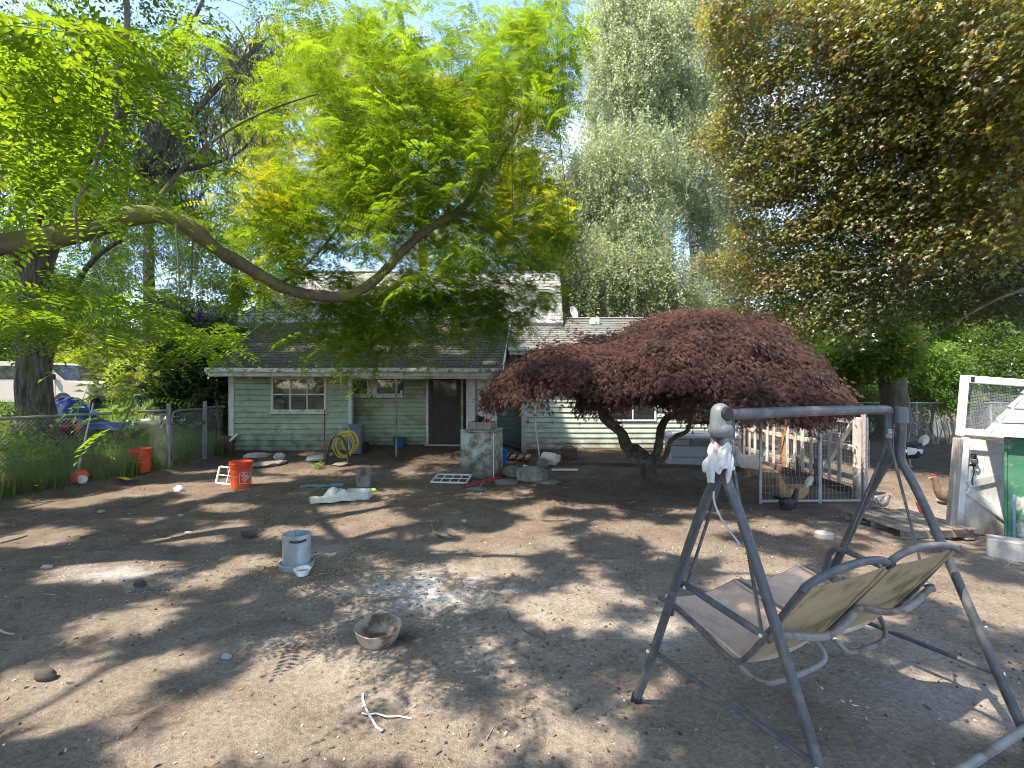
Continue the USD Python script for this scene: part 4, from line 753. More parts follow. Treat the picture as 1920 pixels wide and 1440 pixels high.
# old mossy tree behind the left fence, with hanging dead twigs
ob = np.array([at(68, 0, 9.6)[0], 9.6, float(gz(-9.1, 9.6))]); A = lambda px, py, Y=9.6: at(px, py, Y)
ot = thing('old_mossy_tree', 'thick rough trunk with moss behind the left fence, hung with dead lichen covered twigs', 'tree')
obj('trunk', limb([ob - [0, 0, .1], ob + [0, 0, .25], A(66, 700), A(62, 640), A(64, 560), A(80, 470), A(100, 380), A(130, 260)], .30, .17, 22, .16, 12, n=12, flare=.55), 'bark', ot, True)
L_ = [([A(75, 690), A(96, 650), A(110, 610), A(130, 560), A(165, 500, 9.3), A(230, 450, 9.2)], .10), ([A(80, 470), A(160, 400, 9.2), A(250, 330, 9), A(340, 240, 9), A(430, 140, 9.2), A(520, 60, 9.4)], .10), ([A(100, 380), A(180, 280), A(260, 180), A(330, 90), A(380, 0)], .1), ([A(130, 260), A(100, 150), A(60, 60)], .09), ([A(250, 330, 9), A(330, 320, 9.2), A(420, 300, 9.4), A(480, 250, 9.6)], .05), ([A(64, 560), A(20, 470), A(-40, 400)], .09), ([A(180, 280), A(150, 200), A(180, 120)], .05)]
for i, l in enumerate(L_): obj('limb', limb(l[0], l[1], l[1] * .3, 9, .14, 90 + i), 'bark', ot, True)
tm = MB(); rs = np.random.default_rng(3); spine = np.vstack([spline(l[0], 10) for l in L_[1:6]])
for b in [(400, 180, 150, 120, 230), (310, 270, 120, 90, 160), (480, 120, 70, 90, 110), (230, 200, 110, 140, 90), (60, 300, 80, 120, 50), (350, 340, 90, 50, 60)]:
    for k in range(b[4]):
        a_, r_ = rs.uniform(0, 6.28), math.sqrt(rs.uniform(0, 1)); q = at(b[0] + b[2] * r_ * math.cos(a_), b[1] + b[3] * r_ * math.sin(a_), rs.uniform(8.8, 10.2)); ln = rs.uniform(.25, .75); dx = rs.normal(0, .35, 2)
        e = q + [dx[0] * ln, dx[1] * ln, -ln]; mid = (q + e) / 2 + rs.normal(0, .06, 3); pts = spline([q, mid, e], 3); tm.add(tube(pts, np.linspace(.013, .004, len(pts)), 3, False))
        for j in range(3):
            s_ = pts[rs.integers(1, len(pts) - 1)]; tm.add(tube([s_, s_ + rs.normal(0, .1, 3) - [0, 0, .08], s_ + rs.normal(0, .14, 3) - [0, 0, .2]], [.007, .005, .003], 3, False))
        if k % 3 == 0:
            s_ = spine[np.argmin(np.linalg.norm(spine - q, axis=1))]; tm.add(tube(spline([s_, (s_ + q) / 2 + [0, 0, .15], q], 4), .008, 3, False))
obj('hanging_twigs', tm, 'lichen_twig', ot, kind='stuff')
cl = [px_blob(120, 150, 170, 130, 11.5, 1.4, 90), px_blob(330, 60, 160, 100, 11.5, 1.2, 60), px_blob(60, 560, 110, 60, 11, 1.0, 60)]
pp = np.vstack([np.asarray(c) + rng.normal(0, .5, (n, 3)) * np.asarray(r) for c, r, n in cl]); scatter(ot, 'crown', protos(clump, 'leaf_mid', 3, n=40, L=.09, W=.05, S=.35), pp, yaw_tilt(len(pp), .4), rng.uniform(.8, 1.3, len(pp)), kind='stuff')
MID = protos(clump, 'leaf_mid', 3, n=60, L=.13, W=.075, S=.5); DRK = protos(clump, 'leaf_dark', 3, n=60, L=.13, W=.07, S=.5); FRE = protos(clump, 'leaf_fresh', 3, n=60, L=.12, W=.07, S=.45); CON = protos(clump, 'leaf_conifer', 3, n=80, L=.14, W=.03, S=.5, droop=1.2); HED = protos(clump, 'leaf_hedge', 3, n=60, L=.10, W=.05, S=.36)
gd = lambda px, Y: np.array([at(px, 0, Y)[0], Y, float(gz(at(px, 0, Y)[0], Y)) - .1])
add_tree('dark_conifer', 'dark blue green conifer drooping behind the rhododendron', 'tree', None, [px_blob(290, 520, 130, 60, 21, 1.8, 150), px_blob(270, 610, 160, 55, 21, 2.0, 150), px_blob(280, 400, 110, 100, 21, 1.6, 190), px_blob(270, 230, 90, 110, 21, 1.4, 120)], CON, 'bark', [gd(280, 21.5), at(280, 600, 21.5), at(278, 400, 21.5), at(275, 180, 21.5)], .3)
add_tree('leafy_tree', 'mid green leafy tree at the far left behind the van', 'tree', None, [px_blob(20, 560, 120, 90, 24, 2, 200), px_blob(120, 470, 130, 110, 25, 2, 220), px_blob(10, 380, 130, 130, 25, 2, 190), px_blob(-40, 640, 60, 60, 24, 1.5, 60)], MID, 'bark', [gd(-20, 25), at(-20, 600, 25), at(20, 400, 25)], .3)
add_tree('fresh_tree', 'light green leafy tree behind the left end of the roof', 'tree', None, [px_blob(440, 500, 110, 70, 24, 2, 160), px_blob(420, 380, 130, 90, 25, 2, 190), px_blob(500, 420, 90, 110, 26, 2, 150), px_blob(380, 600, 80, 50, 23, 1.5, 80)], FRE, 'bark', [gd(440, 25), at(440, 560, 25), at(440, 400, 25)], .25)
add_tree('tall_tree', 'tall mid green tree far behind the old mossy trunk', 'tree', None, [px_blob(180, 230, 200, 170, 31, 3, 260), px_blob(60, 120, 160, 150, 32, 3, 170), px_blob(380, 200, 120, 150, 32, 3, 130)], MID, 'bark', [gd(180, 32), at(180, 500, 32), at(180, 200, 32)], .4, smin=1.1, smax=1.8)
add_tree('backdrop_tree', 'shadowed green tree behind the birch trunks', 'tree', None, [px_blob(1330, 600, 60, 40, 27, 2, 90), px_blob(1390, 500, 70, 130, 27, 2, 230)], MID, 'bark', [gd(1390, 28), at(1390, 500, 28)], .3)
# the hedge and shrubs
add_tree('yellow_hedge', 'sunlit yellow green hedge beyond the van bonnet', 'hedge', None, [px_blob(190, 680, 70, 46, 22, 1.0, 210), px_blob(265, 700, 50, 50, 19.5, 1.0, 170), px_blob(310, 690, 40, 50, 18, .9, 90), px_blob(130, 655, 30, 26, 22.5, .8, 50)], HED, 'bark', [gd(230, 21), at(230, 740, 21), at(225, 690, 21)], .05, smin=.7, smax=1.1)
rh = add_tree('rhododendron', 'dark glossy rhododendron with purple flowers at the left corner of the house', 'shrub', None, [px_blob(370, 690, 70, 70, 12.6, .9, 240), px_blob(405, 640, 50, 50, 12.8, .8, 140), px_blob(410, 730, 45, 75, 12.2, .6, 170), px_blob(330, 740, 40, 40, 12.6, .7, 80), px_blob(360, 610, 50, 30, 13, .7, 70)], [('leaf_whorl', whorl(s), 'leaf_dark', False) for s in (1, 2, 3)], 'bark', [gd(385, 12.8), at(385, 740, 12.8), at(380, 660, 12.8)], .07, smin=.9, smax=1.4)
fl = MB()
for px, py in ((395, 582), (412, 588), (378, 588), (404, 580), (383, 662), (420, 615), (372, 600), (330, 690), (398, 706)):
    c = at(px + rng.uniform(-3, 3), py, 12.2)
    for k in range(14): fl.add(quadleaf(c + rng.normal(0, .05, 3), rng.normal(0, 1, 3), rng.normal(0, 1, 3), .055, .04))
obj('blossom', fl, 'petal', rh)
SHF = protos(clump, 'leaf_fresh', 3, n=50, L=.10, W=.065, S=.36, droop=.5); SHM = protos(clump, 'leaf_mid', 3, n=50, L=.10, W=.06, S=.36, droop=.5)
for nm, lb, bl, pr in [('back_shrub', 'bright green shrub beside the laceleaf maple at the back fence', [px_blob(1575, 690, 50, 50, 15.5, .8, 120), px_blob(1620, 660, 60, 50, 15.5, .9, 130), px_blob(1665, 665, 60, 42, 14.4, .5, 130), px_blob(1680, 610, 40, 30, 14.4, .5, 50)], SHF), ('back_shrub', 'leafy shrub spilling over the back fence right of the grey trunk', [px_blob(1745, 690, 60, 50, 16.6, .8, 150), px_blob(1780, 740, 50, 35, 16.5, .6, 80)], SHF),
                       ('back_shrub', 'darker green shrub behind the screened gate', [px_blob(1860, 720, 70, 60, 17, .9, 150), px_blob(1900, 650, 60, 50, 17, .9, 110)], SHM), ('back_shrub', 'tall sunlit thicket above the back fence at right', [px_blob(1830, 640, 70, 60, 18.5, 1.2, 160), px_blob(1720, 600, 70, 60, 19, 1.2, 150), px_blob(1900, 560, 60, 60, 19, 1.2, 100)], SHF),
                       ('back_shrub', 'dim shrub low behind the end of the picket run', [px_blob(1600, 760, 70, 40, 17, .8, 130), px_blob(1680, 770, 60, 35, 17.4, .7, 80)], SHM)]:
    c0 = bl[0][0]; add_tree(nm, lb, 'shrub', None, bl, pr, 'bark', [(c0[0], c0[1], -.05), (c0[0] + .05, c0[1], c0[2] * .5), (c0[0], c0[1] + .1, c0[2])], .05)
bt = add_tree('big_grey_tree', 'massive grey trunk with flared roots in front of the back fence', 'tree', None, [px_blob(1600, 480, 120, 120, 18, 2, 170), px_blob(1780, 480, 130, 120, 19, 2, 170), px_blob(1500, 600, 70, 60, 19, 1.5, 100)], SHM, 'bark_grey', [gd(1676, 15.2), gd(1676, 15.2) + [0, 0, .5], at(1676, 700, 15.2), at(1680, 600, 15.3), at(1684, 500, 15.4), at(1690, 350, 15.5)], .44, smin=1.1, smax=1.6)
# a far belt of woods all round
N = 900; a = rng.uniform(0, 2 * np.pi, N); rr2 = rng.uniform(52, 64, N); wp = np.stack([rr2 * np.cos(a), rr2 * np.sin(a), rng.uniform(.5, 9, N)], 1); wp = wp[~((wp[:, 1] < 0) & (rng.uniform(0, 1, len(wp)) < .3))]
scatter('/World', 'far_woods', [('leaf_clump', clump(s + 70, n=220, L=.55, W=.4, S=2.2, flat=.9), 'leaf_mid', False) for s in (1, 2)], wp, yaw_tilt(len(wp), .3), rng.uniform(.9, 1.5, len(wp)), kind='stuff', label='far belt of green woods beyond the gardens', cat='woods')
# ================================================================ the yard swing
import manifold3d as m3
def skin(chains, edge=.02, it=8):
    """one continuous smoothed surface over chains of (point, radius)"""
    tot = None
    for ch in chains:
        for (p, r), (q, s) in zip(ch[:-1], ch[1:]):
            a, b = m3.Manifold.sphere(r, 14).translate(list(map(float, p))), m3.Manifold.sphere(s, 14).translate(list(map(float, q)))
            h = m3.Manifold.batch_hull([a, b]); tot = h if tot is None else tot + h
    me = tot.refine_to_length(edge).to_mesh(); t = trimesh.Trimesh(me.vert_properties[:, :3], me.tri_verts)
    trimesh.smoothing.filter_taubin(t, iterations=it); return np.array(t.vertices), np.array(t.faces)
SC, ST = np.array([1.441, 2.36, 0.0]), .447
SU, SV = np.array([math.cos(ST), math.sin(ST), 0]), np.array([-math.sin(ST), math.cos(ST), 0])
sw = thing('yard_swing', 'two seat garden swing with grey steel frame and tan fabric sling seats', 'swing', SC, math.degrees(ST))
L, HT, HJ, SP = .633, 1.481, 1.214, .551
for s in (-1, 1):
    for q in (-1, 1):
        ft = np.array([s * L, q * SP, .0]); ft[2] = float(gz(*(SC + SU * ft[0] + SV * ft[1])[:2])) - .02
        obj('leg', tube(spline([(s * L, q * .026, HT - .03 if s < 0 or q < 0 else HT - .10), (s * L, q * .026, HJ + .06), (s * L, q * .030, HJ), (s * L, q * .075, HJ - .09), ft * .5 + np.array([s * L, q * .075, HJ - .09]) * .5, ft], 7), .0205, 14), 'swing_steel', sw, 40)
        obj('foot_cap', tube([ft + [0, 0, -.01], ft + [0, -q * .02, .05]], .027, 12), 'black_plastic', sw, 40)
    e = [np.array([s * L, q * SP, 0]) * (1 - .27) + np.array([s * L, q * .075, HJ - .09]) * .27 for q in (-1, 1)]
    obj('side_brace', tube(e, .0115, 10), 'swing_steel', sw, 40)
    for q in (0, 1): obj('bolt', xform(trimesh.creation.icosphere(2, .009), loc=e[q] + [s * .024, 0, 0]), 'white_print', sw, True)
    obj('bracket', beam((s * (L - .055), 0, HT - .02), (s * (L - .055), 0, HT - .125), .004, .05, up=(1, 0, 0)), 'swing_steel', sw)
    obj('spring', tube([(s * (L - .055) + .012 * math.cos(a), .012 * math.sin(a), HT - .10 - a * .0011) for a in np.linspace(0, 44, 110)], .0028, 5), 'galv', sw, 40)
    for z in (HJ + .05, HJ - .05): obj('bolt', xform(trimesh.creation.icosphere(2, .011), loc=(s * L + .03, -.03, z)), 'white_print', sw, True)
p = np.array([-L, 0, HT]); obj('end_cap', skin([[((-L - .004, 0, HT + .012), .040), ((-L - .004, 0, HT - .055), .043)], [((-L - .004, -.02, HT - .06), .036), ((-L - .004, .02, HT - .06), .036)]], .012, 4), 'swing_cap', sw, True)
cap_disc = MB().add(tube([(-L - .05, -.012, HT + .008), (-L - .043, -.012, HT + .008)], .026, 18))
obj('cap_disc', xform(lathe([(.001, .004), (.012, .004), (.026, .004), (.03, 0), (.03, -.012)], 20), rot=(90, 0, 0), loc=(-L - .004, -.041, HT + .008)), 'black_plastic', sw, 30)
obj('end_cap', tube([(L, -.028, HT - .07), (L, -.028, HT + .0), (L, -.029, HT + .014)], [.031, .031, .027], 18), 'swing_cap', sw, 40)
obj('top_bar', tube(spline([(-L, 0, HT), (-.3, 0, HT + .004), (.2, 0, HT + .004), (L - .1, .004, HT), (L - .028, .014, HT - .012), (L, .026, HT - .05), (L, .026, HT - .10)], 8), .0235, 16), 'swing_steel', sw, 40)
e = [np.array([s * L, -SP, 0]) * (1 - .12) + np.array([s * L, -.075, HJ - .09]) * .12 for s in (-1, 1)]
obj('rear_stretcher', tube([e[0] - [0, .025, 0], e[1] - [0, .025, 0]], .017, 10), 'galv_old', sw, 40)
# hanging seat: front edge away from us, sling back towards us
FRT, BOT, TOP = (.455, .535), (-.004, .432), (-.297, .853)
def sling(u0, u1, a, b, sag, mat, nm, dy=0):
    def fn(u, v):
        x = u0 + (u1 - u0) * u; y = a[0] + (b[0] - a[0]) * v; z = a[1] + (b[1] - a[1]) * v
        s_ = np.sin(np.pi * u) * sag * (.55 + .45 * np.sin(np.pi * v)) + .003 * np.sin(v * 19 + u * 4)
        return np.stack([x, y - .25 * s_, z - s_], -1)
    return obj(nm, grid(fn, 13, 15, .004), mat, sw, 40)
for u0, u1 in ((-.525, -.012), (.012, .525)):
    s_ = sling(u0, u1, BOT, FRT, .045, 'sling', 'seat_sling'); b_ = sling(u0, u1, TOP, BOT, .012, 'sling_back', 'back_sling')
    for uu in (u0 + .014, u1 - .014):
        obj('hem', tube([(uu, BOT[0], BOT[1] + .005), (uu, FRT[0], FRT[1] + .004)], .008, 8), 'sling', s_, 40); obj('hem', tube([(uu, BOT[0] - .003, BOT[1] + .002), (uu, TOP[0] - .003, TOP[1] - .01)], .009, 8), 'sling_back', b_, 40)
for uu in (-.535, 0.0, .535):
    obj('side_rail', tube(spline([(uu, FRT[0] + .02, FRT[1] - .012), (uu, .2, .475), (uu, .03, .425), (uu, -.02, .445), (uu, -.16, .64), (uu, TOP[0], TOP[1])], 6), .0125 if uu else .008, 10), 'swing_steel', sw, 40)
obj('top_rail', tube(spline([(-.545, TOP[0], TOP[1] - .012), (-.52, TOP[0], TOP[1] + .005), (-.25, TOP[0] - .005, TOP[1] + .045), (0, TOP[0], TOP[1] + .008)], 8), .0155, 12), 'swing_steel', sw, 40)
obj('top_rail', tube(spline([(.01, TOP[0], TOP[1] + .008), (.26, TOP[0] - .005, TOP[1] + .045), (.52, TOP[0], TOP[1] + .005), (.545, TOP[0], TOP[1] - .012)], 8), .0155, 12), 'swing_steel', sw, 40)
obj('rail_joint', tube([(-.012, TOP[0], TOP[1] + .008), (.022, TOP[0], TOP[1] + .008)], .019, 12), 'black_plastic', sw, 40)
obj('back_rail', tube(spline([(-.60, -.19, .625), (-.48, -.20, .622), (-.30, -.215, .585), (-.12, -.20, .60), (0, -.185, .628), (.12, -.20, .60), (.30, -.215, .585), (.48, -.20, .612), (.60, -.18, .608)], 7), .0155, 12), 'galv_old', sw, 40)
for s in (-1, 1):
    obj('front_rail', tube(spline([(s * .53, FRT[0] + .01, FRT[1] - .015), (s * .27, FRT[0] + .015, FRT[1] - .05), (s * .01, FRT[0] + .01, FRT[1] - .012)], 8), .011, 10), 'swing_steel', sw, 40)
    obj('under_bow', tube(spline([(s * .51, .02, .418), (s * .50, -.015, .385), (s * .45, -.05, .352), (s * .36, -.07, .345), (s * .14, -.085, .362), (s * .07, -.075, .385), (s * .06, -.04, .42), (s * .06, 0, .435)], 7), .0125, 10), 'galv_old', sw, 40)
    obj('arm', tube(spline([(s * .585, .345, .50), (s * .585, .335, .56), (s * .585, .30, .655), (s * .585, .255, .678), (s * .585, .15, .667), (s * .585, -.02, .645), (s * .585, -.19, .622)], 7), .0155, 12), 'swing_steel', sw, 40)
    for e_ in ((.24, .672), (-.16, .628)):
        obj('hanger', beam((s * (L - .055), .0, HT - .15), (s * .588, e_[0], e_[1]), .008, .016, up=(1, 0, 0), c=.002), 'swing_steel', sw); obj('bolt', xform(trimesh.creation.icosphere(1, .008), loc=(s * .600, e_[0], e_[1])), 'white_print', sw, True)
# a rag and a cord on the near left post
rp = SC + SU * (-L) + SV * 0
def rag(u, v):
    a = -2.2 + 3.5 * u; fold = np.sin(u * 21 + 1.5 * np.sin(v * 4)) + .6 * np.sin(u * 37 + v * 6)
    r = .027 + .005 * fold * (.25 + v) + .010 * v + .012 * meshkit.noise(np.stack([u * 5, v * 5, u * 0], -1), 4)
    tail = .085 + .085 * meshkit.noise(np.stack([u * 7, u * 0, u * 0], -1), 6) + .05 * (np.abs(u - .35) < .12)
    z = 1.375 - v * tail - .015 * np.sin(u * 9) ** 2 * (1 - v)
    return np.stack([rp[0] - .008 + r * np.sin(a) * 1.15 - .018 * v, rp[1] - .025 - r * np.cos(a), z], -1)
obj('rag', grid(rag, 60, 26, .003), 'cloth_white', smooth=True, label='white rag with red checks tied round the near left post of the swing', cat='rag')
obj('cord', tube(spline([rp + [-.06, -.075, 1.18], rp + [-.055, -.08, 1.12], rp + [-.02, -.085, 1.05], rp + [.02, -.075, 1.0], rp + [.05, -.06, .96]], 6), .004, 6), 'rope_white', smooth=True, label='thin white cord trailing from the rag on the swing post', cat='cord')

# ================================================================ left fence, gate and what leans there
RAIL = 1.165
def chain_link(mb, p0, p1, z0, z1, d=.062, r=.0019):
    p0, p1 = np.asarray(p0, float), np.asarray(p1, float); Lx = np.linalg.norm(p1 - p0); H = z1 - z0
    t = (p1 - p0) / Lx; nrm = np.array([-t[1], t[0]])
    for sg in (1, -1):
        for s in np.arange(-H, Lx + H, d):
            a0, a1 = s, s + sg * H
            q0, q1 = 0.0, 1.0
            if a1 != a0:
                ts = sorted([(0 - a0) / (a1 - a0), (Lx - a0) / (a1 - a0)]); q0, q1 = max(0, ts[0]), min(1, ts[1])
            if q1 - q0 < .02: continue
            pts = []
            for q in np.linspace(q0, q1, 5):
                b = a0 + (a1 - a0) * q; xy = p0 + t * b + nrm * (sg * .002 + .018 * math.sin(b * 2.1) * math.sin(q * 3.1)); pts.append((xy[0], xy[1], z0 + H * q))
            mb.add(tube(pts, r, 3, False))
    return mb
F0, F1, F2, F3 = (fence_x(4.3), 4.3), (-6.3, 9.2), (-6.4, 10.45), (-6.62, 11.5)
fn_ = thing('chain_link_fence', 'rusty chain link fence on the left with weeds growing through it', 'fence')
Fm = (fence_x(6.6), 6.6)
obj('top_rail', tube([(*F0, RAIL), (*Fm, RAIL), (*F1, RAIL)], .021, 10), 'wire', fn_, 40)
obj('chain_link', chain_link(chain_link(MB(), F0, Fm, .06, RAIL), Fm, F1, .04, RAIL), 'wire', fn_, kind='stuff')
for q in (F0, Fm): obj('post', tube([(q[0] - .03, q[1], -.05), (q[0] - .03, q[1], RAIL - .02)], .024, 10), 'wire', fn_, 40)
obj('post', tube([(F1[0], F1[1], -.1), (F1[0], F1[1], 1.26)], .036, 12), 'wire', fn_, 40); obj('post_cap', xform(trimesh.creation.icosphere(2, .04), loc=(F1[0], F1[1], 1.26)), 'wire', fn_, True)
obj('post', tube([(F2[0], F2[1], -.1), (F2[0], F2[1], 1.30)], .036, 12), 'wire', fn_, 40); obj('chain_link', chain_link(MB(), F2, F3, .06, 1.15), 'wire', fn_, kind='stuff'); obj('top_rail', tube([(*F2, 1.16), (*F3, 1.16)], .018, 8), 'wire', fn_, 40)
obj('post', tube([(F3[0] + .03, F3[1] - .12, -.05), (F3[0] - .1, F3[1] - .1, 1.3)], .02, 8), 'rust', fn_, 40)
gt = thing('wire_gate', 'narrow chain link gate with rounded pipe frame left of the house', 'gate')
ga, gb = np.array([F1[0] - .005, F1[1] + .10]), np.array([F2[0] + .01, F2[1] - .07])
lerp = lambda t, z: np.array([*(ga + (gb - ga) * t), z])
obj('frame', tube(spline([lerp(0, .06), lerp(0, .6), lerp(0, 1.02), lerp(.03, 1.11), lerp(.12, 1.14), lerp(.5, 1.15), lerp(.88, 1.14), lerp(.97, 1.11), lerp(1, 1.02), lerp(1, .6), lerp(1, .06)], 6), .017, 10), 'wire', gt, 40)
obj('bottom_rail', tube([lerp(0, .08), lerp(1, .08)], .017, 10), 'wire', gt, 40); obj('chain_link', chain_link(MB(), ga, gb, .08, 1.13), 'wire', gt, kind='stuff')
for z in (.3, .9): obj('hinge', tube([(F1[0], F1[1], z), lerp(0, z)], .02, 6), 'rust', gt)
obj('latch', cbox(F2[0] - .03, F2[0] + .03, F2[1] - .1, F2[1] - .03, .82, .90), 'rust', gt)
obj('leaning_board', beam((F1[0] - .25, F1[1] + .35, .05), (F2[0] - .3, F2[1] - .1, .08), .03, .42, up=(0, 0, 1)), 'wood_dark', label='short brown board standing behind the wire gate', cat='board')
p = G(143, 905); tr = thing('string_trimmer', 'orange string trimmer leaning head up against the chain link fence', 'trimmer')
tA, tB = p + [0.02, 0, .16], at(176, 752, 8.35)
obj('shaft', tube([tA, tA * .5 + tB * .5, tB], .013, 8), 'galv', tr, 40)
obj('engine', xform(rock((.15, .12, .10), 3, 3, .22), rot=(0, -25, 20), loc=p + [.02, 0, .09]), 'orange_plastic', tr, True); obj('starter_cover', xform(rock((.07, .06, .07), 6, 2, .15), loc=p + [.14, -.05, .06]), 'tray_white', tr, True)
obj('grip', tube([tA * .8 + tB * .2, tA * .6 + tB * .4], .022, 8), 'black_plastic', tr, 40); c = tA * .68 + tB * .32; obj('handle', tube(spline([c + [-.14, 0, .0], c + [-.05, 0, .06], c + [.06, 0, .06], c + [.14, 0, .0]], 5), .014, 8), 'black_plastic', tr, 40)
def guard(u, v): a = -1.4 + 2.4 * u; r = .06 + .16 * v; return np.stack([tB[0] + .02 + .8 * r * np.sin(a) + .10 * v, tB[1] - .04 + .1 * np.cos(a), tB[2] + .02 - .20 * v + .06 * np.cos(a)], -1)
obj('guard', grid(guard, 12, 8, .005), 'black_plastic', tr, 40); obj('head', tube([tB + [0, 0, -.02], tB + [0, 0, .05]], [.04, .055], 12), 'black_plastic', tr, 40)
sp = thing('digging_tool', 'rusty long handled spade leaning blade down on the chain link fence', 'spade')
sA, sB = G(205, 882) + [-.05, 0, .14], at(254, 742, 8.9); obj('handle', tube([sA, sA * .5 + sB * .5 + [0, 0, -.01], sB], .017, 8), 'wood_dark', sp, 40)
obj('blade', xform(grid(lambda u, v: np.stack([(u - .5) * .22 * (1 - .1 * v), .03 * np.cos((u - .5) * 3), -.24 * v], -1), 8, 7, .004), rot=(8, 8, 0), loc=sA + [0, 0, .05]), 'rust', sp, 40); obj('grip', tube([sB - [.07, 0, 0], sB + [.07, 0, .01]], .016, 8), 'rag_blue', sp, 40)

# buckets
def bucket_mesh(r0, r1, h):
    return lathe([(.001, .012), (r0 - .004, .012), (r0, .0), (r0, .004), (r1 - .006, h * .80), (r1 + .006, h * .802), (r1 + .006, h * .83), (r1 - .003, h * .833), (r1, h * .90), (r1 + .008, h * .902), (r1 + .008, h * .925), (r1 - .002, h * .93), (r1, h * .985), (r1 + .005, h), (r1 - .004, h), (r1 - .006, h * .95), (r0 - .004, .016), (.001, .016)], 36)
def bucket(label, loc, mat, s=1.0, rot=0, group=None, name='bucket'):
    b = thing(name, label, 'bucket', loc, rot, group)
    obj('body', xform(bucket_mesh(.132, .152, .372), scale=s), mat, b, 35)
    obj('handle', xform(tube(spline([(-.158, 0, .31), (-.12, -.13, .22), (0, -.178, .17), (.12, -.13, .22), (.158, 0, .31)], 6), .0028, 5), scale=s), 'galv', b); return b
q = G(452, 912); bk = bucket('orange bucket with a white printed square logo beside the small window sash', q - [0, 0, .01], 'orange_plastic', 1.12, 0)
lg = MB(); ln = [('THE', .030, .055, -.052), ('HOME', .036, -.002, -.074), ('DEPOT', .036, -.055, -.092)]
for tx_, hgt, oy, ox in ln:
    t = meshkit.text_mesh(tx_, hgt, .002, True); v = np.array(t.vertices); w_ = v[:, 0].max(); v[:, 0] -= w_ / 2; v[:, 1] += oy - hgt * .0
    lg.add((v, np.array(t.faces)))
v, f = lg.get(); a_ = math.radians(38); v = np.c_[v[:, 0] * math.cos(a_) - v[:, 1] * math.sin(a_), v[:, 0] * math.sin(a_) + v[:, 1] * math.cos(a_), v[:, 2]]
fr_ = MB().add(box(-.094, .094, -.100, -.094, 0, .002)).add(box(-.094, .094, .094, .100, 0, .002)).add(box(-.100, -.094, -.100, .100, 0, .002)).add(box(.094, .100, -.100, .100, 0, .002))
def wrap(v, th0, z0, s): 
    R = (.1465 * s); th = th0 + v[:, 0] * .9 / R; z = z0 + v[:, 1] * .9; rr = R + (z - .2) * .05 + .0008 + v[:, 2]
    return np.c_[rr * np.cos(th), rr * np.sin(th), z]
sub_v = trimesh.Trimesh(*fr_.get(), process=False).subdivide().subdivide().subdivide()
th0 = math.atan2(-q[1], -q[0]) + .42
m = MB().add((wrap(v * [.86, .86, 1], th0, .165, 1.12), f)).add((wrap(np.array(sub_v.vertices), th0, .165, 1.12), np.array(sub_v.faces)))
obj('logo', m, 'white_print', bk)
q = G(272, 889); bucket('plain orange bucket standing behind the wire of the left fence', (q[0] - .12, q[1] + .05, float(gz(q[0] - .12, q[1] + .05))), 'orange_plastic', 1.1, 40)
def sash(label, T, w, h, cols, rows, mat='trim_white', name='window_sash'):
    s = thing(name, label, 'window sash'); b = .03
    for pts in (((0, 0, 0), (0, 0, h)), ((w, 0, 0), (w, 0, h))): obj('stile', T(beam(pts[0], pts[1], b, .025, up=(0, 1, 0))), mat, s)
    for z in (0, h): obj('rail', T(beam((b / 2, 0, z), (w - b / 2, 0, z), .024, b)), mat, s)
    for i in range(1, cols): obj('muntin', T(beam((w * i / cols, 0, .015), (w * i / cols, 0, h - .015), .018, .016, up=(0, 1, 0))), mat, s)
    for i in range(1, rows): obj('muntin', T(beam((.015, 0, h * i / rows), (w - .015, 0, h * i / rows), .014, .018)), mat, s)
q = G(405, 908); sash('small white four pane window sash leaning behind the orange bucket', lambda m: xform(m, rot=(-14, 6, 4), loc=q + [0, 0, .02]), .33, .27, 2, 2)
q = G(808, 908); sash('peeling white window sash lying flat on the dirt by the washing machine', lambda m: xform(m, rot=(-84, 0, -6), loc=q + [0, 0, .035]), .58, .46, 4, 2)
# the teal and blue pails, bin
q = at(748, 832, 11.75); b = thing('teal_bucket', 'teal pail against the porch wall behind the thin post', 'bucket', (q[0], 11.78, float(gz(q[0], 11.7)))); obj('body', xform(bucket_mesh(.12, .15, .26), scale=.95), 'teal_plastic', b, 35)
q = G(938, 872); b = thing('blue_bucket', 'bright blue pail in the shade right of the washing machine', 'bucket', q); obj('body', xform(bucket_mesh(.13, .15, .34), scale=.95), 'blue_plastic', b, 35)
q = at(663, 845, 11.4); b = thing('trash_bin', 'grey blue bin by the porch corner board behind the hoop', 'bin', (q[0] + .06, 11.4, float(gz(q[0], 11.4)))); obj('body', lathe([(.001, .01), (.13, .01), (.135, 0), (.17, .62), (.18, .62), (.18, .66), (.165, .66), (.13, .02), (.001, .02)], 24), 'gray_plastic', b, 35)
q = at(672, 838, 11.6); obj('dark_pot', xform(bucket_mesh(.12, .14, .2), loc=(q[0] + .12, 11.5, float(gz(q[0], 11.5)))), 'black_plastic', smooth=35, label='small black pot on the ground beside the grey bin', cat='pot')

